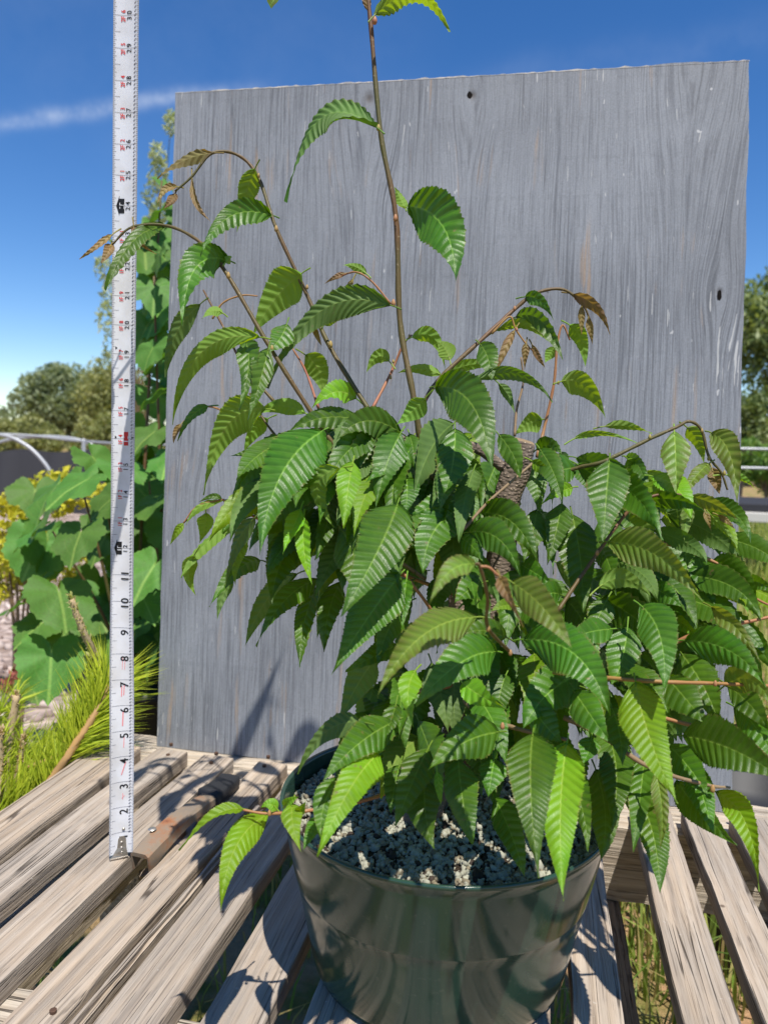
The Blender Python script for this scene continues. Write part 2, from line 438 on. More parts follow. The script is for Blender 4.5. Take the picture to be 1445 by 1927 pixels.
M_STEM = stem_material('green_brown_stem', (0.085, 0.080, 0.020), (0.13, 0.062, 0.025))
M_PINK = stem_material('red_young_stem', (0.34, 0.12, 0.07), (0.30, 0.17, 0.05))
M_TWIG = stem_material('tan_twig', (0.26, 0.19, 0.11), (0.20, 0.13, 0.07), 0.75)
M_BUD = stem_material('bud_scale', (0.30, 0.26, 0.06), (0.36, 0.15, 0.08))


def bark_material():
    m, nt, b = material('hornbeam_bark', 0.85, spec=0.2)
    tc = nd(nt, 'ShaderNodeTexCoord').outputs['Object']
    mp = nd(nt, 'ShaderNodeMapping', {'Vector': tc, 'Scale': (120, 120, 40)}).outputs[0]
    n1 = nd(nt, 'ShaderNodeTexNoise', {'Vector': mp, 'Scale': 1.0, 'Detail': 5.0}).outputs[0]
    v = nd(nt, 'ShaderNodeTexVoronoi', {'Vector': nd(nt, 'ShaderNodeMapping', {'Vector': tc, 'Scale': (260, 260, 420)}).outputs[0], 'Scale': 1.0}).outputs['Distance']
    c = MIX(nt, n1, (0.085, 0.062, 0.048), (0.21, 0.165, 0.13))
    c = MIX(nt, RAMP(nt, v, [(0.14, 1.0), (0.24, 0.0)]), c, (0.42, 0.33, 0.24))
    nt.links.new(c, b.inputs['Base Color'])
    bump(nt, b, MA(nt, 'SUBTRACT', n1, v), 0.8, 0.0015)
    return m


M_BARK = bark_material()

# ------------------------------------------------------------------ ground
GZ = -0.46


def ground_material():
    m, nt, b = material('dry_grass_soil', 0.95, spec=0.1)
    tc = nd(nt, 'ShaderNodeTexCoord').outputs['Object']
    a = nd(nt, 'ShaderNodeTexNoise', {'Vector': tc, 'Scale': 0.9, 'Detail': 6.0, 'Roughness': 0.65}).outputs[0]
    f = nd(nt, 'ShaderNodeTexNoise', {'Vector': tc, 'Scale': 34.0, 'Detail': 6.0, 'Roughness': 0.7}).outputs[0]
    g = nd(nt, 'ShaderNodeTexNoise', {'Vector': tc, 'Scale': 8.0, 'Detail': 4.0}).outputs[0]
    c = MIX(nt, f, (0.22, 0.12, 0.06), (0.62, 0.40, 0.23))
    c = MIX(nt, RAMP(nt, g, [(0.48, 0.0), (0.62, 0.9)]), c, (0.13, 0.16, 0.03))
    c = MIX(nt, RAMP(nt, a, [(0.45, 0.0), (0.6, 0.75)]), c, (0.21, 0.20, 0.07))
    nt.links.new(c, b.inputs['Base Color'])
    bump(nt, b, f, 1.0, 0.02)
    return m


me = mesh(*[[(-600, -300, GZ), (600, -300, GZ), (600, 900, GZ), (-600, 900, GZ)], [(0, 1, 2, 3)]])
tag(link('ground', me, ground_material()), kind='structure')


def gravel_material():
    m, nt, b = material('pink_gravel', 0.9, spec=0.2)
    tc = nd(nt, 'ShaderNodeTexCoord').outputs['Object']
    v = nd(nt, 'ShaderNodeTexVoronoi', {'Vector': tc, 'Scale': 26.0})
    n = nd(nt, 'ShaderNodeTexNoise', {'Vector': tc, 'Scale': 5.0, 'Detail': 5.0}).outputs[0]
    c = MIX(nt, nd(nt, 'ShaderNodeSeparateColor', {0: v.outputs['Color']}).outputs[0], (0.19, 0.135, 0.11), (0.55, 0.44, 0.38))
    c = MIX(nt, RAMP(nt, n, [(0.52, 0.0), (0.68, 0.8)]), c, (0.13, 0.085, 0.06))
    nt.links.new(c, b.inputs['Base Color'])
    bump(nt, b, v.outputs['Distance'], 1.0, 0.02)
    return m


M_GRAVEL = gravel_material()
me = mesh([(-6, 1.7, GZ + .006), (-0.35, 1.7, GZ + .006), (-0.35, 7.5, GZ + .006), (-6, 7.5, GZ + .006)], [(0, 1, 2, 3)])
tag(link('gravel_path', me, M_GRAVEL), kind='structure')

ICO = None


def ico():
    global ICO
    if ICO is None:
        bm = bmesh.new(); bmesh.ops.create_icosphere(bm, subdivisions=1, radius=1.0)
        bm.verts.ensure_lookup_table()
        V = np.array([v.co[:] for v in bm.verts]); F = np.array([[v.index for v in f.verts] for f in bm.faces])
        bm.free(); ICO = (V, F)
    return ICO


def scatter_rocks(C, R, squash=0.35):
    V0, F0 = ico(); n = len(C); k = len(V0)
    V = V0[None] * (1 + RNG.normal(0, 0.16, (n, k, 1)))
    ang = RNG.uniform(0, 6.28, n); ca, sa = np.cos(ang), np.sin(ang)
    S = 1 + RNG.uniform(-squash, squash, (n, 1, 3)); V = V * S
    V = np.stack([V[..., 0] * ca[:, None] - V[..., 2] * sa[:, None], V[..., 1], V[..., 0] * sa[:, None] + V[..., 2] * ca[:, None]], -1)
    ang = RNG.uniform(0, 6.28, n); ca, sa = np.cos(ang), np.sin(ang)
    V = np.stack([V[..., 0] * ca[:, None] - V[..., 1] * sa[:, None], V[..., 0] * sa[:, None] + V[..., 1] * ca[:, None], V[..., 2]], -1)
    V = V * R[:, None, None] + C[:, None]
    F = F0[None] + (np.arange(n) * k)[:, None, None]
    return V.reshape(-1, 3), F.reshape(-1, 3)


def np_mesh(V, F, name='m'):
    me = bpy.data.meshes.new(name)
    V = np.asarray(V, np.float32); F = np.asarray(F, np.int32)
    n, s = F.shape
    me.vertices.add(len(V)); me.vertices.foreach_set('co', V.ravel())
    me.loops.add(n * s); me.loops.foreach_set('vertex_index', F.ravel())
    me.polygons.add(n); me.polygons.foreach_set('loop_start', np.arange(n, dtype=np.int32) * s)
    me.update(calc_edges=True)
    return me


def set_col(me, per_vert):
    a = me.color_attributes.new('tint', 'FLOAT_COLOR', 'POINT')
    c = np.ones((len(per_vert), 4), np.float32); c[:, :3] = per_vert
    a.data.foreach_set('color', c.ravel())


def attr_material(name, rough=0.8, spec=0.3, noise=0.3, trans=None):
    m, nt, b = material(name, rough, spec=spec)
    a = nd(nt, 'ShaderNodeAttribute', attribute_name='tint').outputs['Color']
    tc = nd(nt, 'ShaderNodeTexCoord').outputs['Object']
    n = nd(nt, 'ShaderNodeTexNoise', {'Vector': tc, 'Scale': 300.0, 'Detail': 2.0}).outputs[0]
    c = nd(nt, 'ShaderNodeHueSaturation', {'Color': a, 'Value': MA(nt, 'MULTIPLY_ADD', n, noise * 2, 1 - noise)}).outputs[0]
    nt.links.new(c, b.inputs['Base Color'])
    if trans:
        tr = nd(nt, 'ShaderNodeBsdfTranslucent', {'Color': MIX(nt, 1.0, c, (1.5, 1.5, 0.6), 'MULTIPLY')})
        mx = nd(nt, 'ShaderNodeMixShader', {0: trans, 1: b.outputs[0], 2: tr.outputs[0]})
        out = [q for q in nt.nodes if q.type == 'OUTPUT_MATERIAL'][0]
        nt.links.new(mx.outputs[0], out.inputs['Surface'])
    return m


M_TINT = attr_material('gritty_grain', 0.75)
M_FOL = attr_material('foliage', 0.5, 0.3, 0.15, trans=0.3)

n = 2600
C = np.stack([RNG.uniform(-3.2, -0.5, n), RNG.uniform(1.75, 5.0, n), np.full(n, GZ + .01)], -1)
V, F = scatter_rocks(C, RNG.uniform(.008, .024, n))
me = np_mesh(V, F, 'stones')
t = RNG.uniform(0, 1, (n, 1)) ** 1.2
set_col(me, np.repeat(np.array([.2, .14, .115]) * (1 - t) + np.array([.62, .52, .46]) * t, 42 if False else len(ico()[0]), axis=0))
tag(link('loose_gravel', me, M_TINT), 'pinkish loose gravel stones behind the pallet', 'gravel', kind='stuff')


def blades(C, H, W, lean=0.5, cols=((.12, .2, .03), (.35, .28, .12)), cn=None):
    n = len(C)
    a = RNG.uniform(0, 6.28, n); l = RNG.uniform(0, lean, n)
    d = np.stack([np.cos(a), np.sin(a), np.zeros(n)], -1); s = np.stack([-np.sin(a), np.cos(a), np.zeros(n)], -1)
    up = np.array([0, 0, 1.0])
    mid = C + up * (H * .55)[:, None] + d * (H * l * .35)[:, None]
    tip = C + up * (H * (1 - .3 * l))[:, None] + d * (H * l)[:, None]
    w = s * (W / 2)[:, None]
    V = np.stack([C - w, C + w, mid + w * .8, mid - w * .8, tip], 1).reshape(-1, 3)
    b = np.arange(n)[:, None] * 5
    F = np.concatenate([b + [0, 1, 2], b + [0, 2, 3], b + [3, 2, 4]], 0)
    t = RNG.uniform(0, 1, (n, 1)); col = np.array(cols[0]) * (1 - t) + np.array(cols[1]) * t
    return V, F, np.repeat(col, 5, axis=0)


# grass under the pallet and over the field to the right
n1, n2 = 2200, 26000
cl = RNG.uniform([-0.75, 0.2], [0.6, 1.5], (60, 2))
pc = cl[RNG.integers(0, 60, n1)] + RNG.normal(0, .06, (n1, 2))
C1 = np.column_stack([pc, np.full(n1, GZ)])
V1, F1, K1 = blades(C1, RNG.uniform(.04, .16, n1), RNG.uniform(.003, .006, n1), .9, ((.13, .24, .03), (.42, .30, .13)))
xy = np.column_stack([RNG.uniform(.2, 3.5, n2), 1.2 + 9 * RNG.uniform(0, 1, n2) ** 1.4])
C2 = np.column_stack([xy, np.full(n2, GZ)])
V2, F2, K2 = blades(C2, RNG.uniform(.05, .26, n2), RNG.uniform(.004, .010, n2), .8, ((.14, .27, .03), (.42, .42, .13)))
me = np_mesh(np.concatenate([V1, V2]), np.concatenate([F1, F2 + len(V1)]), 'grass')
set_col(me, np.concatenate([K1, K2]))
tag(link('grass', me, M_FOL), 'patchy green and straw coloured grass growing below the pallet and field', 'grass', kind='stuff')

# ------------------------------------------------------------------ pallet
pallet = empty('wooden_pallet', (-0.15, 0.7, GZ))
tag(pallet, 'weathered grey brown slatted wooden pallet bench under the pot and board', 'pallet')


def slat_mesh(w, y0, y1, th, seed, name, wav=0.0018):
    r = np.random.default_rng(seed)
    ny = 46
    prof = [(-.5, -1), (-.5, -.12), (-.485, -.02), (-.25, 0), (0, 0.0), (.25, 0), (.485, -.02), (.5, -.12), (.5, -1)]
    V, F = [], []
    le = np.convolve(r.normal(0, 1, ny + 8), np.ones(5) / 5, 'same')[4:-4] * wav
    re = np.convolve(r.normal(0, 1, ny + 8), np.ones(5) / 5, 'same')[4:-4] * wav
    tp = np.convolve(r.normal(0, 1, ny + 8), np.ones(7) / 7, 'same')[4:-4] * wav * .7
    bow = r.uniform(-.003, .003)
    k = len(prof)
    for i in range(ny):
        y = y0 + (y1 - y0) * i / (ny - 1)
        for (u, z) in prof:
            e = (le[i] if u < 0 else re[i]) * abs(u) * 2
            V.append((u * w + e + bow * math.sin(math.pi * i / ny), y + (r.normal(0, .0012) if i in (0, ny - 1) else 0), z * th + (tp[i] if z > -.5 else 0)))
    for i in range(ny - 1):
        for j in range(k - 1):
            F.append((i * k + j, (i + 1) * k + j, (i + 1) * k + j + 1, i * k + j + 1))
        F.append((i * k + k - 1, (i + 1) * k + k - 1, (i + 1) * k, i * k))
    F.append(tuple(range(k))); F.append(tuple((ny - 1) * k + j for j in range(k - 1, -1, -1)))
    me = mesh(V, F, name)
    bm = bmesh.new(); bm.from_mesh(me); bmesh.ops.recalc_face_normals(bm, faces=bm.faces); bm.to_mesh(me); bm.free()
    return me


TH = 0.0185
slats = [(-.556, -.498, 0, 0), (-.480, -.437, .0, .4), (-.415, -.372, 0, .3), (-.341, -.303, 0, .5), (-.284, -.238, 0, .3), (-.217, -.172, 0, 0), (-.148, -.104, 0, 0), (-.083, -.040, 0, 0), (-.020, .026, 0, 0), (.046, .083, 0, 0), (.124, .165, 0, 0), (.178, .212, 0, 0), (.229, .270, 0, 0), (.286, .330, 0, 0), (.345, .39, 0, 0)]
for i, (a, b_, z, ang) in enumerate(slats):
    me = slat_mesh(b_ - a, -.30, .22 if i != 5 else .215, TH * random.uniform(.97, 1.03), 20 + i, 'slat', .0008)
    o = link('slat', me, M_SLAT, pallet)
    o.location = ((a + b_) / 2, 0.68, random.uniform(-.0012, .0012))
    o.rotation_euler[2] = math.radians(-ang * 4 if ang else random.uniform(-.3, .3))
NAIL = None
for i, (a, b_, z, ang) in enumerate(slats):
    for fy in (.915, .945, .455):
        V, F = tube([np.array([0, 0, -.003]), np.array([0, 0, .0006]), np.array([0, 0, .0009])], [.0024, .0026, .0018], 10)
        if NAIL is None:
            NAIL = mesh(V, F, 'nail'); NAIL.materials.append(material('rusty_nail', .7, (.10, .055, .035), .4, .3)[0])
        if fy > .89: fy -= .035
        o = bpy.data.objects.new('nail', NAIL); COL.objects.link(o); o.parent = pallet; o.matrix_parent_inverse = Matrix.Translation(-pallet.location)
        o.location = (a + (b_ - a) * random.uniform(.25, .75), fy + random.uniform(-.006, .006), .0009)
# split-off strips along the edge of the fourth slat
for k in range(2):
    me = slat_mesh(.0035, -.29, .12, .010, 60 + k, 'splinter', .0009)
    o = link('split_strip', me, M_SLAT, pallet)
    o.location = (-.2975 + .0062 * k, .67, -.003 - .004 * k)
    o.rotation_euler[2] = math.radians(-2.0)


def stringer(x0, x1, y0, y1, z0, z1, seed, name, m):
    r = np.random.default_rng(seed)
    V, F = [], []
    nx = 40; prof = [(0, 0), (0, .5), (0, .96), (.04, 1), (.5, 1), (.96, 1), (1, .96), (1, .5), (1, 0)]
    k = len(prof)
    for i in range(nx):
        x = x0 + (x1 - x0) * i / (nx - 1)
        for (u, v) in prof:
            V.append((x, y0 + (y1 - y0) * u + r.normal(0, .0007), z0 + (z1 - z0) * v + r.normal(0, .0006)))
    for i in range(nx - 1):
        for j in range(k):
            j2 = (j + 1) % k
            F.append((i * k + j, i * k + j2, (i + 1) * k + j2, (i + 1) * k + j))
    F.append(tuple(range(k - 1, -1, -1))); F.append(tuple((nx - 1) * k + j for j in range(k)))
    return link(name, mesh(V, F), m, pallet)


stringer(-.58, .42, .885, .985, -.112, -.0205, 3, 'stringer', M_STRINGER)
stringer(-.58, .42, .425, .497, -.112, -.0205, 4, 'stringer', M_STRINGER)
for i, (a, b_) in enumerate([(-.56, -.46), (-.09, -.02), (.075, .117), (.27, .34)]):
    me = slat_mesh(b_ - a, -.30, .27, .018, 80 + i, 'bottom_board')
    o = link('bottom_board', me, M_BOTTOM, pallet)
    o.location = ((a + b_) / 2, .70, -.1135)
for (x, y) in ((-.52, .46), (.36, .46), (-.52, .935), (.36, .935)):
    V, F = box(x - .04, x + .04, y - .035, y + .035, GZ - .01, -.1335)
    link('leg', bevelled(V, F, .002), M_BOTTOM, pallet)

# ------------------------------------------------------------------ backdrop board
bx, by, bz = -.5005, .9485, -.0195
LEAN = math.tan(.0721)
bd = empty('plywood_board', (bx, by, bz))
tag(bd, 'tall sheet of grey painted plywood leaning upright behind the potted plant', 'board')
nu, nv_ = 60, 70
TL, TR, BR_, BL_ = -.0101, .7198, .7452, 0.0
Hb = .895
r = np.random.default_rng(5)
topn = np.convolve(r.normal(0, 1, nu + 12), np.ones(4) / 4, 'same')[6:-6] * .0016
lefn = np.convolve(r.normal(0, 1, nv_ + 12), np.ones(4) / 4, 'same')[6:-6] * .0009
rign = np.convolve(r.normal(0, 1, nv_ + 12), np.ones(4) / 4, 'same')[6:-6] * .0011
V, F = [], []
for side in (0, 1):
    for j in range(nv_):
        v = j / (nv_ - 1)
        for i in range(nu):
            u = i / (nu - 1)
            xl = BL_ + (TL - BL_) * v + (lefn[j] if i == 0 else 0)
            xr = BR_ + (TR - BR_) * v + (rign[j] if i == nu - 1 else 0)
            z = Hb * v + (topn[i] if j == nv_ - 1 else 0) + (-.0045 * u * v)
            V.append((xl + (xr - xl) * u, z * LEAN + side * .018, z))
n0 = nu * nv_
for j in range(nv_ - 1):
    for i in range(nu - 1):
        a = j * nu + i
        F.append((a, a + 1, a + nu + 1, a + nu)); F.append((n0 + a, n0 + a + nu, n0 + a + nu + 1, n0 + a + 1))
for i in range(nu - 1):
    F.append((i, n0 + i, n0 + i + 1, i + 1)); a = (nv_ - 1) * nu + i
    F.append((a, a + 1, n0 + a + 1, n0 + a))
for j in range(nv_ - 1):
    a = j * nu; F.append((a, a + nu, n0 + a + nu, n0 + a)); a = j * nu + nu - 1
    F.append((a, n0 + a, n0 + a + nu, a + nu))
o = bpy.data.objects.new('panel', mesh(V, F)); COL.objects.link(o); o.parent = bd
o.data.materials.append(board_material())
# raw plywood edge strips
em, ent, eb = material('raw_plywood_edge', 0.9, (0.45, 0.40, 0.33), 0.2)
tc = nd(ent, 'ShaderNodeTexCoord').outputs['Object']
ez = nd(ent, 'ShaderNodeTexNoise', {'Vector': tc, 'Scale': 90.0, 'Detail': 4.0}).outputs[0]
ent.links.new(MIX(ent, RAMP(ent, ez, [(0.35, 0.0), (0.65, 1.0)]), (0.20, 0.205, 0.215), (0.42, 0.38, 0.32)), eb.inputs['Base Color'])
bump(ent, eb, ez, 0.8, 0.002)
V, F = [], []
for i in range(120):
    u = i / 119; x = TL + (TR - TL) * u; z = Hb - .0045 * u
    h1 = .0004 + max(0, random.gauss(.0004, .0006))
    V += [(x, z * LEAN - .0003, z - .001), (x, z * LEAN + .001, z + h1), (x, z * LEAN + .017, z + h1), (x, z * LEAN + .0183, z - .001)]
for i in range(119):
    for k in range(3):
        F.append((i * 4 + k, i * 4 + 4 + k, i * 4 + 5 + k, i * 4 + 1 + k))
o = bpy.data.objects.new('top_edge', mesh(V, F)); COL.objects.link(o); o.parent = bd
o.data.materials.append(em)
# knot holes: flat patches, the shade inside them painted as near-black colour
ang = np.linspace(0, 2 * math.pi, 15)[:-1]
km, _, _ = material('knot_hole_shade', 0.95, (0.012, 0.010, 0.009), 0.1)
for (kx, kz, rx, rz) in ((.392, .869, .0036, .0044), (.700, .615, .0028, .0062)):
    V = [(kx + rx * math.cos(a) * random.uniform(.7, 1.15), kz * LEAN - .0004, kz + rz * math.sin(a) * random.uniform(.75, 1.2)) for a in ang]
    V2 = [(v[0], v[1] + .0002, v[2]) for v in V]
    V2 = [(kx + (v[0] - kx) * .6, v[1] + .0002, kz + (v[2] - kz) * .6) for v in V]
    F = [tuple(range(14))]
    o = bpy.data.objects.new('painted_knot_hole', mesh(V, F)); COL.objects.link(o); o.parent = bd
    o.data.materials.append(km)

# ------------------------------------------------------------------ tape measure
def tape_c(z):
    return np.array([-.3811 + .0064 * z + .031 * z * z, .6503 + .0055 * z - .0534 * z * z, z])


TW = .0222


def tape_ang(z):
    k = z / IN
    t = min(max((10.5 - k) / 7.0, 0), 1); t = t * t * (3 - 2 * t)
    return math.radians(6 + 30 * t)


def tape_pt(u, z, off=0.0):
    """u in -0.5..0.5 across the tape, off towards the camera"""
    c = tape_c(z); a = tape_ang(z)
    s = np.array([math.cos(a), math.sin(a), 0]); nrm = np.array([math.sin(a), -math.cos(a), 0])
    sag = .0042 * (u * u * 4) * .55
    return c + s * (u * TW) + nrm * (sag + off)


tape = empty('measuring_tape', tuple(tape_c(0)))
tag(tape, 'white steel measuring tape standing vertically on the slats left of the board', 'tape measure')
tm, tnt, tb = material('white_tape_lacquer', 0.32, (0.74, 0.75, 0.79), 0.6)
tcn = nd(tnt, 'ShaderNodeTexCoord').outputs['Object']
tz = nd(tnt, 'ShaderNodeTexNoise', {'Vector': tcn, 'Scale': 45.0, 'Detail': 5.0}).outputs[0]
tnt.links.new(MIX(tnt, RAMP(tnt, tz, [(0.40, 0.0), (0.75, 0.8)]), (0.74, 0.75, 0.79), (0.58, 0.565, 0.55)), tb.inputs['Base Color'])
V, F = [], []
nz, nu = 110, 9
ZT = 32.2 * IN
for i in range(nz):
    z = .004 + (ZT - .004) * i / (nz - 1)
    for j in range(nu):
        V.append(tape_pt(j / (nu - 1) - .5, z))
for i in range(nz):
    z = .004 + (ZT - .004) * i / (nz - 1)
    for j in range(nu):
        V.append(tape_pt(j / (nu - 1) - .5, z, -.0002))
for i in range(nz - 1):
    for j in range(nu - 1):
        a = i * nu + j; F.append((a, a + 1, a + nu + 1, a + nu))
        a += nz * nu; F.append((a, a + nu, a + nu + 1, a + 1))
for i in range(nz - 1):
    for j in (0, nu - 1):
        a = i * nu + j; b_ = a + nz * nu
        F.append((a, a + nu, b_ + nu, b_))
link('blade', mesh(V, F), tm, tape, smooth=True)
M_BLK = material('black_print', 0.5, (0.012, 0.012, 0.014), 0.3)[0]
M_RED = material('red_print', 0.5, (0.62, 0.035, 0.035), 0.3)[0]
M_REDF = material('faded_red_print', 0.5, (0.80, 0.30, 0.32), 0.3)[0]
M_GRYP = material('grey_print', 0.5, (0.10, 0.10, 0.13), 0.3)[0]
M_WHP = material('white_print', 0.5, (0.78, 0.78, 0.80), 0.3)[0]


def tick_quads(items):
    """items: (u0, u1, z, half height)"""
    V, F = [], []
    for (u0, u1, z, hh) in items:
        b_ = len(V); m = max(2, int(abs(u1 - u0) / .12) + 1)
        for k in range(m + 1):
            u = u0 + (u1 - u0) * k / m
            V += [tape_pt(u, z - hh, .00022), tape_pt(u, z + hh, .00022)]
        for k in range(m):
            F.append((b_ + 2 * k, b_ + 2 * k + 2, b_ + 2 * k + 3, b_ + 2 * k + 1))
    return mesh(V, F)


items = []
for k in range(3, 32 * 16):
    z = k * IN / 16
    L = .07
    if k % 2 == 0: L = .095
    if k % 4 == 0: L = .13
    if k % 8 == 0: L = .26
    hh = .00013
    if k % 16 == 0:
        items.append((-.5, .5, z, .00013))
    else:
        items.append((-.499, -.499 + L, z, hh)); items.append((.499 - L * .75, .499, z, hh))
    if k < 12 * 16:
        items.append((-.499, -.499 + .055, z + IN / 32, .0001))
link('graduation_marks', tick_quads(items), M_GRYP, tape)
# row of tiny unit figures along the right edge: short strokes
items = []
for k in range(8, 32 * 8):
    z = k * IN / 8
    items.append((.30, .365, z - .0005, .00033)); items.append((.325, .40, z + .0006, .00022))
link('edge_figures', tick_quads(items), M_GRYP, tape)


def text_mesh(s, size, zc, uc, bold=0.012, squeeze=1.0):
    cu = bpy.data.curves.new('t', 'FONT')
    cu.body = s; cu.size = 1.0; cu.align_x = 'CENTER'; cu.align_y = 'CENTER'; cu.offset = bold; cu.resolution_u = 3
    ob = bpy.data.objects.new('t', cu); COL.objects.link(ob)
    dg = bpy.context.evaluated_depsgraph_get()
    me = bpy.data.meshes.new_from_object(ob.evaluated_get(dg))
    bpy.data.objects.remove(ob); bpy.data.curves.remove(cu)
    vs_ = np.array([v.co[:] for v in me.vertices])
    cx = (vs_[:, 0].min() + vs_[:, 0].max()) / 2; cy = (vs_[:, 1].min() + vs_[:, 1].max()) / 2
    for v in me.vertices:
        x, y = (v.co[0] - cx) * size * squeeze, (v.co[1] - cy) * size
        v.co = Vector(tape_pt(uc - y / TW, zc + x, .0003))
    me.materials.clear()
    return me


def polyprint(name, pts, m, off=.00026, parent=tape):
    me = mesh([tape_pt(u, z, off) for (u, z) in pts], [tuple(range(len(pts)))])
    return link(name, me, m, parent)


for k in range(1, 32):
    z = k * IN
    if k <= 11:
        zz = z - (.0046 if k < 10 else .001)
        o = link('inch_number', text_mesh(str(k), .0108, zz, .10), M_BLK, tape)
    elif k == 16:
        polyprint('stud_box', [(.0, z - .0062), (.19, z - .0062), (.19, z + .0062), (.0, z + .0062)], M_RED)
        link('inch_number', text_mesh('16', .0068, z, .095), M_WHP, tape)
    else:
        link('inch_number', text_mesh(str(k)[0] + ' ' + str(k)[1], .0061, z, .095, squeeze=.95), M_BLK, tape)
    if k > 11 and k % 12:
        link('foot_number', text_mesh('%dF  %d' % (k // 12, k % 12), .0051, z - .0005, -.140, .02, .9), M_RED, tape)
    if k in (12, 24):
        polyprint('foot_house', [(-.36, z), (-.24, z - .0085), (-.24, z - .006), (-.05, z - .006), (-.05, z + .006), (-.24, z + .006), (-.24, z + .0085)], M_BLK)
        link('foot_number', text_mesh('%dF' % (k // 12), .0056, z, -.15), M_WHP, tape)
for zi in (16.05, 19.2):
    z = zi * IN
    polyprint('stud_mark', [(-.36, z - .0014), (-.28, z), (-.36, z + .0014)], M_BLK)
polyprint('stud_mark', [(.33, z0 := 16.05 * IN - .0004), (.45, z0), (.45, z0 + .0008), (.33, z0 + .0008)], M_BLK)
# worn red print between the low figures
for (u0, z0_, u1, z1_, w) in ((.0, 3.28, .17, 3.78, .0011), (.03, 5.2, .05, 5.75, .0012), (.02, 2.35, .13, 2.45, .0008), (.06, 2.3, .06, 2.55, .0006), (.08, 4.35, .10, 4.75, .0007), (-.02, 6.35, -.01, 6.75, .0010), (.07, 6.4, .09, 6.8, .0009), (.0, 7.4, .02, 7.85, .0005), (.1, 7.4, .12, 7.8, .0005)):
    polyprint('red_print_mark', [(u0 - w * .5 / TW, z0_ * IN), (u0 + w * .5 / TW, z0_ * IN), (u1 + w * .5 / TW, z1_ * IN), (u1 - w * .5 / TW, z1_ * IN)], M_REDF)
# end hook
hm, hnt, hb = material('worn_steel', 0.42, (0.52, 0.48, 0.43), 0.5, 0.85)
hz = nd(hnt, 'ShaderNodeTexNoise', {'Vector': nd(hnt, 'ShaderNodeTexCoord').outputs['Object'], 'Scale': 220.0, 'Detail': 4.0}).outputs[0]
hnt.links.new(MIX(hnt, hz, (0.36, 0.32, 0.28), (0.66, 0.62, 0.56)), hb.inputs['Base Color'])
out = [(-.48, .0), (.30, .0), (.22, .010), (.20, .019), (.12, .0215), (-.04, .0215), (-.12, .019), (-.16, .010), (-.34, .004)]
nn = len(out)
V = [tape_pt(u, z, .0009) for u, z in out] + [tape_pt(u, z, .0003) for u, z in out]
F = [tuple(range(nn)), tuple(range(2 * nn - 1, nn - 1, -1))] + [(i, (i + 1) % nn, nn + (i + 1) % nn, nn + i) for i in range(nn)]
hook = link('end_hook', mesh(V, F), hm, tape)
V = [tape_pt(u, z, o_) for o_ in (.0011, -.007) for (u, z) in ((-.48, -.0002), (.30, -.0002), (.30, .0012), (-.48, .0012))]
link('hook_lip', bevelled(V, [(0, 1, 2, 3), (7, 6, 5, 4), (0, 4, 5, 1), (1, 5, 6, 2), (2, 6, 7, 3), (3, 7, 4, 0)], .0003), hm, tape)
for (u, z) in ((.03, .0055), (.02, .010), (.02, .0155), (.1, .0285)):
    V, F = [], []
    for (rr, o_) in ((.0015, .0009), (.0013, .0016), (.0007, .0020)):
        for k in range(10):
            a = k * .6283
            V.append(tape_pt(u + rr * math.cos(a) / TW, z + rr * math.sin(a), o_ - (.0006 if z > .02 else 0)))
    F = [(i * 10 + k, i * 10 + (k + 1) % 10, i * 10 + 10 + (k + 1) % 10, i * 10 + 10 + k) for i in range(2) for k in range(10)] + [tuple(range(20, 30))]
    link('rivet', mesh(V, F), hm, hook, smooth=True)

# ------------------------------------------------------------------ spring clamp lying in the slat gap
clamp = empty('spring_clamp', tuple(atz(330, 1560, -.02)))
tag(clamp, 'rusty steel spring clamp with black rubber grip lying between the slats', 'clamp')
rm, rnt, rb = material('rusted_steel', 0.55, (0.3, 0.25, 0.2), 0.5, 0.25)
rc = nd(rnt, 'ShaderNodeTexCoord').outputs['Object']
rz = nd(rnt, 'ShaderNodeTexNoise', {'Vector': rc, 'Scale': 38.0, 'Detail': 6.0, 'Roughness': 0.65}).outputs[0]
rnt.links.new(RAMP(rnt, rz, [(0.30, (0.23, 0.20, 0.17)), (0.52, (0.29, 0.22, 0.155)), (0.66, (0.34, 0.15, 0.07)), (0.78, (0.17, 0.06, 0.035))]), rb.inputs['Base Color'])
rnt.links.new(MA(rnt, 'MULTIPLY_ADD', rz, 0.6, 0.2), rb.inputs['Roughness'])
bump(rnt, rb, rz, 0.5, 0.0006)
gm, gnt, gb = material('black_rubber', 0.55, (0.018, 0.019, 0.022), 0.4)
gz_ = nd(gnt, 'ShaderNodeTexNoise', {'Vector': nd(gnt, 'ShaderNodeTexCoord').outputs['Object'], 'Scale': 300.0, 'Detail': 3.0}).outputs[0]
bump(gnt, gb, gz_, 0.3, 0.0005)


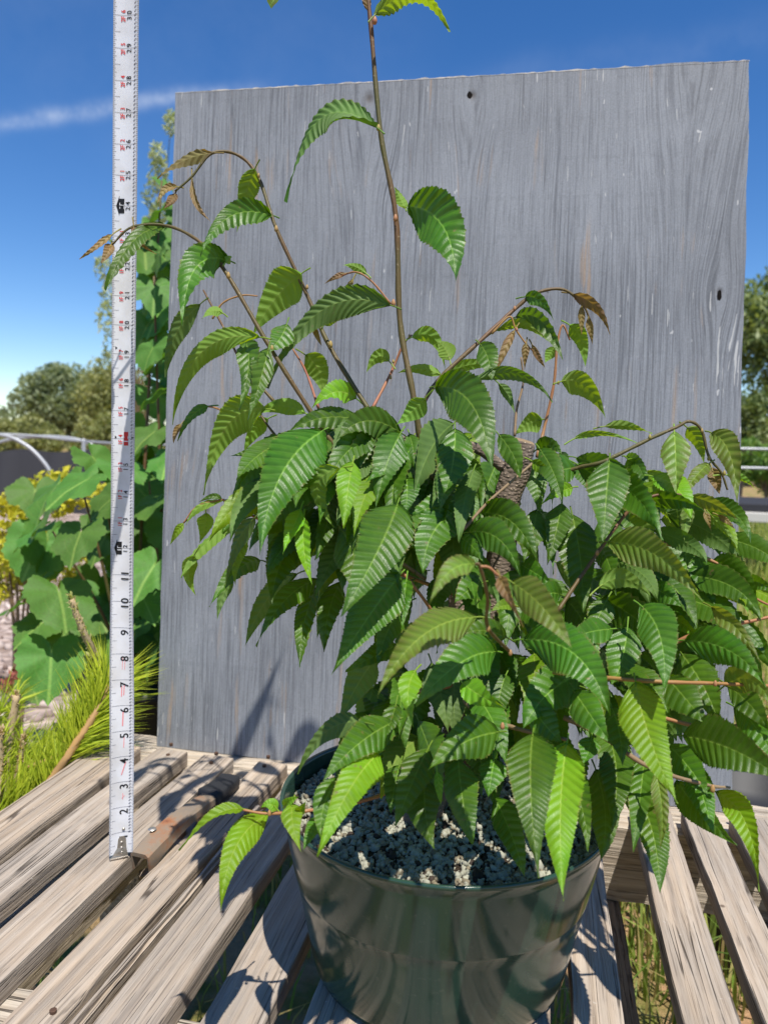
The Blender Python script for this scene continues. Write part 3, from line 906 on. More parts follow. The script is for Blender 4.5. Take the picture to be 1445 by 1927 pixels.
def channel(ctr, widths, heights, th=.0016):
    """folded U channel, open underneath, along a centre line"""
    P = spline(ctr, 6); n = len(P)
    W = np.interp(np.linspace(0, 1, n), np.linspace(0, 1, len(widths)), widths)
    H = np.interp(np.linspace(0, 1, n), np.linspace(0, 1, len(heights)), heights)
    V, F = [], []
    for i in range(n):
        t = P[min(i + 1, n - 1)] - P[max(i - 1, 0)]; t /= np.linalg.norm(t)
        s = np.cross(t, [0, 0, 1.0]); s /= np.linalg.norm(s); u = np.cross(s, t)
        w, h = W[i] / 2, H[i]
        for (a, c) in ((-w, -h), (-w, -.003), (-w + .003, 0), (w - .003, 0), (w, -.003), (w, -h), (w - th, -h), (w - th, -.003 - th), (-w + th, -.003 - th), (-w + th, -h)):
            V.append(P[i] + s * a + u * c)
    for i in range(n - 1):
        for k in range(10):
            k2 = (k + 1) % 10
            F.append((i * 10 + k, i * 10 + k2, i * 10 + 10 + k2, i * 10 + 10 + k))
    F.append(tuple(range(9, -1, -1))); F.append(tuple((n - 1) * 10 + k for k in range(10)))
    return mesh(V, F)


pA, pB = atz(262, 1606, .010), atz(300, 1565, .016)
pC, pD = atz(345, 1527, .020), atz(388, 1497, .016)
pE, pF = atz(412, 1483, .013), atz(437, 1462, .009)
arm = link('upper_arm', channel([pA, pB, pC, pD, pE], [.020, .023, .022, .020, .019], [.020, .015, .011, .010, .010]), rm, clamp, smooth=False)
grip = []
V, F = [], []
P = spline([pD + (pE - pD) * .15, pE, pF], 6)
for i, p in enumerate(P):
    f_ = i / (len(P) - 1); w = .0150 * (1 - .15 * f_) * (1 if 0 < i < len(P) - 1 else .82); h = .0085 * (1 if i < len(P) - 1 else .7)
    t = P[-1] - P[0]; t /= np.linalg.norm(t); s = np.cross(t, [0, 0, 1.0]); s /= np.linalg.norm(s); u = np.cross(s, t)
    for k in range(16):
        a = 2 * math.pi * k / 16
        cx_ = math.copysign(abs(math.cos(a)) ** .45, math.cos(a)); cy_ = math.copysign(abs(math.sin(a)) ** .45, math.sin(a))
        V.append(p + s * w * cx_ + u * (h * cy_ - .003))
for i in range(len(P) - 1):
    for k in range(16):
        F.append((i * 16 + k, i * 16 + (k + 1) % 16, i * 16 + 16 + (k + 1) % 16, i * 16 + 16 + k))
F.append(tuple(range(15, -1, -1))); F.append(tuple((len(P) - 1) * 16 + k for k in range(16)))
link('rubber_grip', mesh(V, F), gm, clamp, smooth=True)
# rivet hole ring, lower arm, jaw
nrm = np.array([0, 0, 1.0])
pc_ = atz(287, 1560, .0178)
V, F = [], []
for rr, zz in ((.0042, .0), (.0032, .0009), (.0018, .0011)):
    for k in range(14):
        a = k / 14 * 6.2832; V.append(pc_ + np.array([rr * math.cos(a), rr * math.sin(a), zz]))
F = [(i * 14 + k, i * 14 + (k + 1) % 14, i * 14 + 14 + (k + 1) % 14, i * 14 + 14 + k) for i in range(2) for k in range(14)] + [tuple(range(28, 42))]
link('pivot_rivet', mesh(V, F), hm, arm, smooth=True)
qA, qB, qC, qD = atz(262, 1640, -.035), atz(310, 1625, -.03), atz(335, 1590, -.022), atz(365, 1545, -.010)
link('lower_arm', channel([qA, qB, qC, qD], [.010, .014, .016, .014], [.012, .016, .02, .016]), rm, clamp)
qE, qF, qG = atz(345, 1560, -.012), atz(335, 1600, -.03), atz(318, 1630, -.042)
V, F = tube(spline([qE, qF, qG], 5), [.0035] * 11, 8); link('spring_leg', mesh(V, F), rm, clamp, smooth=True)

# ------------------------------------------------------------------ pot
PX, PY = -.062, .583
pot = empty('nursery_pot', (PX, PY, .001))
tag(pot, 'glossy dark green round plastic pot holding the hornbeam', 'pot')
prof = [(0, .006), (.085, .006), (.0935, .0015), (.0975, .003), (.1000, .009), (.1065, .040), (.1120, .066), (.1141, .0745), (.1145, .0752), (.1151, .0770), (.1205, .101), (.1250, .124), (.1262, .130), (.1275, .1315), (.1282, .1335), (.1278, .1348), (.1266, .1352), (.1252, .1345), (.1245, .1325), (.1236, .124), (.118, .100)]
NS = 128
V, F = [], []
for (rr, z) in prof:
    for k in range(NS):
        a = 2 * math.pi * k / NS
        wob = 1 + .0018 * math.sin(2 * a + .6) + .0012 * math.sin(5 * a + 2.0 + z * 30)
        V.append((PX + rr * wob * math.cos(a), PY + rr * wob * math.sin(a), z))
for i in range(len(prof) - 1):
    for k in range(NS):
        F.append((i * NS + k, i * NS + (k + 1) % NS, (i + 1) * NS + (k + 1) % NS, (i + 1) * NS + k))
pm, pnt, pb = material('green_pot_plastic', 0.16, (0.021, 0.054, 0.038), 0.55)
pb.inputs['Coat Weight'].default_value = 0.0
pb.inputs['Coat Roughness'].default_value = 0.10
pc0 = nd(pnt, 'ShaderNodeTexCoord').outputs['Object']
ps = nd(pnt, 'ShaderNodeTexNoise', {'Vector': nd(pnt, 'ShaderNodeMapping', {'Vector': pc0, 'Scale': (55, 55, 9)}).outputs[0], 'Scale': 1.0, 'Detail': 4.0}).outputs[0]
pd_ = nd(pnt, 'ShaderNodeTexNoise', {'Vector': pc0, 'Scale': 260.0, 'Detail': 3.0}).outputs[0]
pnt.links.new(MIX(pnt, RAMP(pnt, pd_, [(0.62, 0.0), (0.78, 0.22)]), (0.021, 0.052, 0.036), (0.14, 0.15, 0.12)), pb.inputs['Base Color'])
pnt.links.new(MA(pnt, 'MULTIPLY_ADD', pd_, 0.10, MA(pnt, 'MULTIPLY_ADD', ps, 0.08, 0.05)), pb.inputs['Roughness'])
pw = nd(pnt, 'ShaderNodeTexNoise', {'Vector': nd(pnt, 'ShaderNodeMapping', {'Vector': pc0, 'Scale': (22, 22, 14)}).outputs[0], 'Scale': 1.0, 'Detail': 2.0}).outputs[0]
bump(pnt, pb, pw, 0.18, 0.006)
me = mesh(V, F)
link('pot_wall', me, pm, pot, smooth=True)

# potting mix: dark soil disc + pale grit
SZ = .119
V, F = [(PX, PY, SZ + .006)], []
for i in range(1, 9):
    rr = .1222 * i / 8
    for k in range(64):
        a = 2 * math.pi * k / 64
        V.append((PX + rr * math.cos(a), PY + rr * math.sin(a), SZ + .006 * (1 - (i / 8) ** 2) + (random.uniform(-.002, .002) if i < 8 else 0)))
for k in range(64):
    F.append((0, 1 + k, 1 + (k + 1) % 64))
for i in range(7):
    for k in range(64):
        F.append((1 + i * 64 + k, 1 + (i + 1) * 64 + k, 1 + (i + 1) * 64 + (k + 1) % 64, 1 + i * 64 + (k + 1) % 64))
sm, snt, sb = material('dark_compost', 0.95, (0.03, 0.022, 0.016), 0.1)
sn = nd(snt, 'ShaderNodeTexNoise', {'Vector': nd(snt, 'ShaderNodeTexCoord').outputs['Object'], 'Scale': 400.0, 'Detail': 4.0}).outputs[0]
snt.links.new(MIX(snt, sn, (0.012, 0.009, 0.007), (0.07, 0.05, 0.035)), sb.inputs['Base Color'])
bump(snt, sb, sn, 1.0, 0.003)
soil = empty('potting_mix', (PX, PY, SZ))
tag(soil, 'pale perlite grit and dark compost filling the green pot', 'potting mix', kind='stuff')
o = link('compost', mesh(V, F), sm, soil, smooth=True); o['kind'] = 'stuff'
n = 10500
a = RNG.uniform(0, 6.2832, n); rr = .1205 * np.sqrt(RNG.uniform(0, 1, n))
R_ = RNG.gamma(5.0, .00026, n) + .0006
C = np.stack([PX + rr * np.cos(a), PY + rr * np.sin(a), SZ + .006 * (1 - (rr / .1222) ** 2) + RNG.uniform(-.0005, .0026, n)], -1)
V, F = scatter_rocks(C, R_)
me = np_mesh(V, F, 'grit')
kind = RNG.uniform(0, 1, n)
base = np.where((kind < .13)[:, None], np.array([.035, .024, .017]), np.where((kind < .30)[:, None], np.array([.20, .17, .115]), np.array([.31, .305, .24])))
base = base * RNG.uniform(.8, 1.15, (n, 1))
set_col(me, np.repeat(base, len(ico()[0]), axis=0))
o = link('grit', me, M_TINT, soil); o['kind'] = 'stuff'

# ------------------------------------------------------------------ the hornbeam
plant = empty('potted_hornbeam', (PX, PY, SZ))
tag(plant, 'young hornbeam tree with pleated toothed leaves growing in the green pot', 'tree')


def leaf_width(s, k=.34, ac=1.2):
    s = np.clip(s, 0, 1)
    a = 1 - (1 - np.clip(s / k, 0, 1)) ** 2.4
    x = np.clip((s - k) / (1 - k), 0, 1)
    b_ = (1 - x) ** ac * (1 + .62 * x)
    return np.where(s < k, a, b_)


def make_leaf(B, M, T, hw, roll=0.0, up=1, nv=17, fold=.22, wavy=1.0, tone='m', petiole=.009, detail=6, collect=None):
    B, M, T = (np.asarray(p, float) for p in (B, M, T))
    C = 2 * M - .5 * (B + T)
    L = np.linalg.norm(M - B) + np.linalg.norm(T - M)
    cdir = .4 * B + .2 * C + .4 * T - CAMP
    v = cdir / np.linalg.norm(cdir)
    nr = nv * detail + 1
    t = np.linspace(-.20, 1, nr)
    s0 = np.clip(t, 0, 1); s1 = (t + .20) / 1.20
    NC = 4
    us = np.linspace(0, 1, NC + 1)
    ph = np.arange(nr) % detail
    rg = np.random.default_rng(int(abs(B[0] * 1e5) + abs(T[2] * 1e5) + hw * 1e6) % 100000)
    spac = L / nv
    if detail == 6:
        ple = -.75 * np.cos(2 * math.pi * (ph - .6) / 6); tooth = np.array([1.045, .955, .995, .945, 1.0, .94])[ph]
    else:
        ple = np.array([-.7, .6, .5])[ph]; tooth = np.array([1.04, .94, .985])[ph]
    ple = ple * spac * .115 * rg.uniform(.7, 1.2)
    tooth = 1 + (tooth - 1) * rg.uniform(.5, 1.5, nr)
    kw, ac = rg.uniform(.29, .40), rg.uniform(1.05, 1.45)
    twist = rg.uniform(-24, 24); asym = rg.uniform(.92, 1.08); crl = rg.uniform(.05, .30)
    tooth[0] = tooth[-1] = 1

    def cl(s):
        s = s[..., None]
        return (1 - s) ** 2 * B + 2 * s * (1 - s) * C + s ** 2 * T

    def tg(s):
        s = s[..., None]
        d = 2 * (1 - s) * (C - B) + 2 * s * (T - C)
        return d / (np.linalg.norm(d, axis=-1, keepdims=True) + 1e-12)
    V = np.zeros((2 * nr * (NC + 1), 3)); UV = np.zeros((2 * nr * (NC + 1), 2))
    ph1, ph2 = rg.uniform(0, 6.28, 2)
    hole = rg.uniform()
    for si, sg in enumerate((-1, 1)):
        for j, u in enumerate(us):
            s = s0 + (s1 - s0) * u
            tt = tg(s)
            side = np.cross(tt, v); side /= np.linalg.norm(side, axis=-1, keepdims=True)
            nn_ = np.cross(tt, side)
            rl = np.radians(roll + twist * (s - .3))[:, None]
            cr, sr = np.cos(rl), np.sin(rl)
            sd = side * cr + nn_ * sr; no = (nn_ * cr - side * sr) * up
            w = leaf_width(s1, kw, ac) * hw * u * (asym if sg > 0 else 2 - asym)
            if j == NC: w = w * tooth
            lift = fold * w + ple * (1 if 0 < j else .35) * (np.clip((1 - s1) * 5, 0, 1))
            lift = lift + wavy * .060 * L * u * u * np.sin(s1 * (5.5 if sg > 0 else 6.3) + (ph1 if sg > 0 else ph2)) * .5 - crl * w * u
            p = cl(s) + sd * (sg * w)[:, None] + no * lift[:, None]
            idx = si * nr * (NC + 1) + np.arange(nr) * (NC + 1) + j
            V[idx] = p
            UV[idx, 0] = .5 + .5 * sg * u; UV[idx, 1] = (np.arange(nr) / detail) / 40.0
    F = []
    for si in range(2):
        o_ = si * nr * (NC + 1)
        i, j = np.meshgrid(np.arange(nr - 1), np.arange(NC), indexing='ij')
        a = (o_ + i * (NC + 1) + j).ravel()
        q = np.stack([a, a + 1, a + NC + 2, a + NC + 1], -1)
        if (si == 0) != (up > 0): q = q[:, ::-1]
        F.append(q)
    F = np.concatenate(F)
    # petiole
    t0 = tg(np.array([0.0]))[0]
    pv, pf = tube([B - t0 * petiole, B - t0 * petiole * .4 + np.array([0, 0, .0004]), B + t0 * .004], [.0007, .0006, .0005], 5, False)
    base = len(V)
    V = np.concatenate([V, np.array(pv)]); UV = np.concatenate([UV, np.tile([[.5, .2125]], (len(pv), 1))])
    F = np.concatenate([F, np.array(pf) + base])
    if collect is not None:
        collect.append((V, F, UV)); return None
    me = np_mesh(V, F, 'leaf')
    uvl = me.uv_layers.new(name='UVMap')
    uvl.data.foreach_set('uv', UV[F.ravel()].astype(np.float32).ravel())
    me.polygons.foreach_set('use_smooth', [True] * len(me.polygons))
    me.materials.append(LM[tone])
    o = bpy.data.objects.new('leaf', me); COL.objects.link(o)
    o.parent = plant; o.matrix_parent_inverse = Matrix.Translation(-plant.location)
    return o


# base x,y | mid x,y | tip x,y | half width | distance of base and tip towards the viewer (cm from the pot axis) | roll | upper face shown | tone
LEAVES = """
708 240 600 226 541 382 20 -3 0 64 -1 m
768 388 832 424 857 530 52 -3 2 12 1 m
762 392 752 372 742 352 12 -3 -5 20 -1 f
706 28 785 -8 847 60 22 -3 -1 52 -1 f
688 -40 592 -66 508 12 18 -3 -1 45 1 z
684 -128 666 -122 658 -92 8 -3 -3 10 1 z
686 -128 706 -122 714 -92 8 -3 -3 10 1 z
694 22 686 -10 676 -40 9 -3 -3 20 1 z
735 575 600 588 506 732 33 -2 2 22 -1 m
690 516 668 502 645 499 11 -2 -2 10 -1 f
650 515 632 521 610 535 6 -3 -3 20 1 z
665 525 655 545 648 560 5 -3 -3 20 1 z
480 318 463 365 446 437 23 -5 -5 5 -1 f
510 405 432 408 378 484 25 -3 2 25 1 m
400 289 345 303 297 338 13 -4 -3 35 -1 z
362 335 372 385 396 416 6 -4 -3 30 1 z
335 352 310 358 297 385 7 -4 -3 30 1 z
330 365 322 378 308 393 9 -4 -3 20 1 z
310 428 250 455 200 548 17 -3 0 40 1 m
252 425 265 455 296 478 7 -3 -2 30 1 z
212 442 180 465 150 488 7 -3 -2 30 1 z
210 460 203 476 190 497 10 -3 -2 10 1 z
428 490 368 505 345 615 36 -1 4 12 1 m
425 494 432 486 437 484 9 -1 -2 20 -1 f
378 572 330 632 312 710 23 -9 -9 20 -1 m
490 635 378 665 326 800 27 0 3 20 -1 f
568 515 520 560 478 628 44 -4 -5 8 -1 f
462 642 468 690 450 772 24 2 5 22 1 m
506 655 490 715 468 788 25 3 6 -12 1 m
540 610 525 640 500 665 24 -2 1 10 1 m
574 668 600 698 608 742 28 -6 -7 0 -1 f
610 612 625 601 650 600 13 -2 -2 20 -1 f
590 612 597 632 606 652 6 -2 -2 10 1 z
420 590 400 585 380 600 12 -6 -5 40 -1 f
500 770 425 805 385 932 42 -4 -2 8 -1 f
392 765 362 783 335 830 11 -6 -5 30 1 m
342 798 331 815 327 835 6 -6 -5 10 1 z
575 778 530 764 485 778 19 -5 -4 10 -1 f
500 850 465 854 432 858 9 -5 -5 30 1 m
505 788 480 810 460 850 19 -7 -7 0 -1 f
670 750 630 738 588 768 24 -2 0 20 1 f
682 792 610 786 543 814 24 -1 1 30 1 m
606 812 530 892 490 1042 56 5 10 8 1 m
664 870 655 920 646 994 25 8 10 0 1 f
640 882 597 918 630 992 24 6 8 30 -1 f
566 958 550 998 532 1042 18 6 8 10 1 f
572 975 573 1038 588 1102 17 7 8 15 1 f
480 975 442 1028 424 1102 18 4 6 35 -1 m
464 1008 445 1050 444 1104 16 3 5 20 -1 f
418 940 400 934 374 945 6 -4 -4 20 1 m
420 942 374 956 350 988 9 -4 -3 30 -1 f
346 985 334 1000 320 1026 8 -4 -4 10 1 f
388 965 386 990 376 1022 19 -5 -5 0 -1 f
466 974 396 1014 342 1088 14 -3 -1 45 -1 f
366 1045 356 1082 370 1122 17 -2 -2 0 -1 f
490 1055 448 1072 394 1142 20 1 2 30 1 m
440 1090 420 1120 409 1168 13 0 1 10 -1 m
560 1080 503 1128 461 1217 23 -1 1 20 -1 m
600 1090 538 1128 482 1216 24 2 4 20 1 m
596 1105 573 1170 563 1255 21 0 2 20 1 m
640 1095 618 1155 609 1226 26 1 2 10 1 m
610 1140 602 1170 597 1203 12 -2 -2 10 -1 m
580 990 530 1056 513 1142 38 2 5 8 1 m
642 995 668 1056 664 1120 46 6 9 10 1 m
748 949 712 1034 643 1160 56 10 15 5 1 m
752 1083 694 1160 622 1272 52 9 14 8 1 m
765 1090 761 1130 757 1180 18 7 9 20 1 m
765 900 766 930 762 968 25 4 6 5 1 m
850 965 812 1008 795 1078 42 4 7 5 1 m
872 938 820 952 768 968 28 2 4 25 1 m
905 966 966 985 1013 1066 34 4 8 10 1 m
880 1002 940 1016 982 1094 34 6 10 12 1 m
868 1012 890 1030 910 1058 24 5 7 10 1 m
980 1063 1006 1078 1042 1102 28 3 5 10 1 m
895 1063 848 1074 808 1136 23 22 24 18 1 z
940 1085 955 1118 984 1180 13 22 24 25 1 z
962 1096 1020 1142 1075 1220 37 20 23 12 1 z
896 1162 795 1196 709 1312 40 18 21 15 1 z
932 1227 865 1248 782 1327 48 12 16 5 1 m
782 1262 768 1302 776 1368 24 13 15 5 1 f
706 1240 672 1290 637 1358 33 5 8 5 -1 m
746 1214 702 1236 650 1263 24 6 8 15 1 m
745 1325 732 1365 708 1412 18 9 11 20 1 m
680 1360 612 1378 562 1457 26 10 11 20 -1 m
742 1358 672 1402 606 1472 38 11 14 5 1 m
713 1418 660 1482 597 1612 41 13 17 5 1 f
642 1467 612 1508 604 1580 26 12 15 15 1 m
551 1512 551 1550 567 1604 23 12 14 5 1 f
562 1530 568 1521 576 1508 11 12 13 0 1 f
536 1516 545 1508 562 1499 10 11 12 0 1 f
458 1523 403 1536 335 1600 13 11 12 40 1 f
505 1532 444 1594 415 1716 30 11 14 8 1 f
522 1524 507 1513 492 1520 12 11 11 10 1 f
600 1538 586 1565 570 1602 15 10 12 10 1 m
806 1408 776 1472 743 1556 34 9 12 8 1 m
752 1440 742 1482 735 1532 24 8 10 5 1 m
800 1460 800 1530 816 1597 36 9 12 5 1 m
862 1430 870 1502 888 1588 36 10 13 5 1 m
822 1450 826 1482 830 1517 9 10 11 10 1 f
938 1378 872 1398 803 1450 44 11 14 8 1 m
1002 1382 998 1482 1012 1652 52 14 17 5 1 m
1066 1398 1054 1530 1060 1695 47 15 18 5 1 f
1120 1448 1138 1530 1130 1618 36 7 10 10 1 m
1196 1488 1228 1570 1241 1682 36 9 12 5 1 m
1233 1455 1245 1522 1243 1597 15 12 14 20 1 z
1195 1284 1222 1388 1273 1512 48 14 17 5 1 f
1284 1385 1372 1408 1475 1468 52 11 14 5 1 m
1345 1490 1402 1548 1426 1677 27 9 12 10 1 f
1274 1470 1318 1528 1388 1590 30 7 10 10 1 m
1128 1418 1182 1468 1232 1532 38 5 7 5 1 m
1146 866 1140 936 1134 1024 43 5 9 5 1 m
1056 948 1046 1000 1030 1062 27 2 5 8 1 m
1076 968 1092 1056 1096 1152 40 3 6 5 1 m
1145 1020 1236 1046 1322 1132 40 8 12 8 1 z
1312 1044 1328 1090 1346 1142 26 2 4 8 1 m
1288 1034 1290 1070 1284 1112 20 0 1 5 1 m
1204 952 1216 984 1226 1022 31 -2 -3 0 -1 f
1205 946 1270 940 1332 966 18 5 6 35 1 m
1298 934 1345 950 1388 978 14 5 6 35 1 z
1296 948 1290 982 1287 1018 15 4 5 10 -1 z
1335 968 1360 996 1387 1030 10 4 5 20 -1 f
1350 970 1366 980 1382 996 6 4 5 10 1 z
1325 960 1332 980 1338 1002 6 4 5 10 1 z
1268 812 1271 872 1272 936 29 2 5 5 1 z
1338 815 1372 854 1386 948 26 2 5 10 1 z
1292 805 1313 832 1324 874 19 -1 -1 15 -1 f
1333 873 1309 896 1285 932 15 2 4 20 1 z
1338 880 1346 905 1353 930 13 0 1 10 1 z
1366 894 1394 900 1422 921 9 1 2 25 -1 f
1057 718 1102 728 1138 786 28 -5 -4 15 -1 f
1071 612 1093 640 1101 690 19 -5 -5 5 -1 f
1044 652 1034 668 1024 684 13 -6 -6 0 -1 f
1077 554 1120 578 1148 630 12 -4 -3 25 1 z
1094 575 1094 603 1094 633 7 -4 -4 10 1 z
1106 597 1111 622 1114 650 7 -4 -4 10 1 z
988 559 1018 567 1042 603 14 -4 -2 15 1 m
970 597 1018 604 1057 676 18 -3 -1 25 1 m
935 622 985 612 1032 642 12 -4 -3 30 -1 f
903 648 918 675 925 718 24 -2 1 8 1 m
968 622 951 655 934 699 9 -3 -2 15 1 z
990 645 988 667 987 697 8 -3 -3 0 1 z
1000 648 1012 670 1026 694 6 -3 -3 10 1 z
895 716 975 704 1038 758 16 -1 1 30 -1 m
938 722 956 745 968 777 12 -2 -1 20 -1 m
846 678 836 655 820 642 21 -5 -6 0 -1 f
775 635 817 638 838 699 18 -6 -6 20 -1 f
732 680 710 672 689 702 17 -6 -6 5 -1 f
830 706 790 694 748 702 14 -5 -4 20 -1 f
845 702 890 686 942 692 14 -4 -4 20 -1 f
822 728 888 762 926 890 50 4 8 8 1 m
800 750 775 775 745 800 24 1 2 10 -1 f
938 818 966 858 979 902 22 2 4 15 1 m
856 808 852 870 836 932 38 2 5 10 1 m
782 842 735 872 688 908 30 2 5 10 1 m
756 816 690 792 632 830 32 1 4 15 1 m
790 850 776 870 756 888 19 -6 -6 0 -1 f
1020 790 995 798 968 818 24 -6 -6 0 -1 f
1137 803 1182 802 1226 816 10 -6 -5 25 -1 f
1080 826 1130 816 1198 834 8 -5 -4 25 -1 f
1010 846 1036 838 1058 856 20 -3 -2 15 1 m
1082 880 1045 888 1004 906 30 0 2 10 1 m
1000 868 1022 884 1048 912 12 2 4 15 1 f
1180 864 1192 886 1190 917 19 -3 -3 0 -1 f
1076 918 1050 928 1017 951 16 2 4 15 1 f
1126 1106 1175 1090 1227 1126 24 7 8 15 -1 f
1152 1184 1106 1190 1064 1207 28 8 10 10 1 m
1150 1400 1160 1470 1150 1562 34 7 10 5 1 m
1212 1420 1204 1500 1190 1602 30 8 11 8 1 m
1300 1440 1322 1500 1342 1572 28 8 11 8 1 m
1040 1420 1088 1500 1105 1602 34 9 12 5 1 m
1380 1330 1422 1370 1462 1440 30 9 12 5 1 m
1205 1140 1242 1200 1248 1307 43 12 15 5 1 m
985 1204 1082 1232 1147 1348 52 11 15 5 1 m
1290 1206 1374 1226 1442 1293 38 9 12 8 1 m
1280 1228 1322 1290 1352 1362 42 5 7 5 1 m
1254 1274 1292 1318 1332 1367 36 8 10 5 1 m
1338 1143 1388 1185 1432 1252 16 9 11 20 1 z
1364 1290 1412 1280 1455 1332 28 10 12 15 1 z
1368 1290 1412 1328 1448 1378 26 9 11 10 1 m
1410 1094 1432 1098 1458 1116 16 4 5 15 1 m
1225 1108 1252 1118 1282 1142 24 3 5 8 1 m
1056 1120 1030 1118 1004 1142 26 6 8 10 1 m
1142 1128 1126 1160 1114 1192 26 6 8 8 1 m
1268 1164 1290 1178 1312 1197 16 3 4 8 1 f
1092 1268 1030 1306 984 1372 46 7 10 8 1 m
952 1200 905 1186 868 1196 27 8 10 10 1 m
906 1098 880 1112 854 1136 30 5 8 8 1 m
966 1140 945 1140 924 1150 12 9 10 20 1 f
930 1428 924 1462 918 1502 28 9 11 8 1 m
930 1500 962 1572 986 1648 30 9 12 8 1 m
1112 1388 1106 1416 1094 1442 22 10 12 5 1 m
870 1285 905 1310 955 1335 26 8 10 8 1 f
1000 1330 1030 1370 1060 1400 30 10 12 8 1 m
1080 1300 1110 1345 1150 1400 34 9 12 8 1 m
1150 1330 1165 1380 1170 1440 32 8 11 8 1 m
1255 1400 1300 1450 1330 1500 34 8 10 8 1 m
690 1010 720 1050 740 1090 26 4 6 10 1 m
700 950 690 985 670 1030 26 5 7 10 1 m
1010 960 1000 1010 985 1060 28 2 5 10 1 m
1180 1180 1170 1240 1150 1290 34 8 10 8 1 m
1100 1180 1090 1230 1060 1280 34 8 11 8 1 m
860 1150 830 1180 790 1200 26 6 8 10 1 m
"""
for ln in LEAVES.strip().splitlines():
    q = ln.split()
    bx_, by_, mx_, my_, tx_, ty_, hw, dB, dT, roll = map(float, q[:10])
    up = int(q[10]); tone = q[11]
    if tone == 'z' and hw <= 13: tone = 'y'
    Lpx = math.hypot(mx_ - bx_, my_ - by_) + math.hypot(tx_ - mx_, ty_ - my_)
    if up > 0 and hw > 15:
        # blades droop towards the light: the tip stands out further than the base
        want = .92 * Lpx * (D0 - dB / 100) / FPX * 100
        if dT - dB < want:
            mean_ = (dB + dT) / 2; dB, dT = mean_ - want / 2, mean_ + want / 2
    elif up < 0 and hw > 15:
        want = .30 * Lpx * (D0 - dB / 100) / FPX * 100
        if dT - dB > -want:
            mean_ = (dB + dT) / 2; dB, dT = mean_ + want / 2, mean_ - want / 2
    zb_, zt_ = D0 - dB / 100, D0 - dT / 100
    zm = (zb_ + zt_) / 2 - .06 * Lpx * D0 / FPX * (1 if up > 0 else -1)
    B, M, T = at(bx_, by_, zb_), at(mx_, my_, zm), at(tx_, ty_, zt_)
    hwm = (hw if up > 0 else hw * .88) * zm / FPX / max(.35, math.cos(math.radians(roll))) * .97
    nv = int(np.clip(Lpx / 12.5, 8, 19))
    make_leaf(B, M, T, hwm, roll, up, nv, fold=.16 if hw > 18 else .42, tone=tone, petiole=.010 if Lpx > 60 else .005)

# inner leaves of the crown, hanging outwards and down from the twigs
fill = random.Random(42)
cnt = 0
INNER = {'m': [], 'f': []}
while cnt < 310:
    k = fill.random()
    if k < .30:
        cx_, cy_, rx, ry, dl, dh = 720, 890, 215, 120, -8, 3
    elif k < .72:
        cx_, cy_, rx, ry, dl, dh = 1050, 1060, 320, 220, -9, 3
    else:
        cx_, cy_, rx, ry, dl, dh = 950, 1310, 290, 110, -6, 4
    a = fill.uniform(0, 6.28); rr = math.sqrt(fill.random())
    px, py = cx_ + rx * rr * math.cos(a), cy_ + ry * rr * math.sin(a)
    if px < 700 and py > 1010: continue
    if 1030 < px < 1110 and 880 < py < 960: continue
    d = fill.uniform(dl, dh)
    ux = (px - 870) / 400 + fill.uniform(-.5, .5)
    L = fill.uniform(95, 190)
    an = math.atan2(1.0, ux)
    tx_, ty_ = px + L * math.cos(an), py + L * .85 * math.sin(an)
    if ty_ > 1530: continue
    d2 = d + fill.uniform(2, 7)
    if 900 < px < 1010 and 760 < py < 1060 and d > -5: continue
    mx_ = (px + tx_) / 2 + ux * 14; my_ = (py + ty_) / 2 - fill.uniform(4, 22)
    hw = L * fill.uniform(.15, .21)
    B, M, T = at(px, py, D0 - d / 100), at(mx_, my_, D0 - (d + d2) / 200 - .004), at(tx_, ty_, D0 - d2 / 100)
    tn = 'f' if fill.random() < .09 else 'm'
    make_leaf(B, M, T, hw * (D0 - d / 100) / FPX, fill.uniform(-35, 35), 1 if fill.random() < .8 else -1, 15, .2, tone=tn, detail=3, collect=INNER[tn] if cnt >= 90 else None)
    cnt += 1
for tn, lst in INNER.items():
    off_, Vs, Fs, Us = 0, [], [], []
    for V, F, UV in lst:
        Vs.append(V); Fs.append(F + off_); Us.append(UV[F.ravel()]); off_ += len(V)
    me = np_mesh(np.concatenate(Vs), np.concatenate(Fs), 'inner_foliage')
    me.uv_layers.new(name='UVMap').data.foreach_set('uv', np.concatenate(Us).astype(np.float32).ravel())
    o = link('inner_foliage', me, LM[tn], plant, smooth=True); o['kind'] = 'stuff'

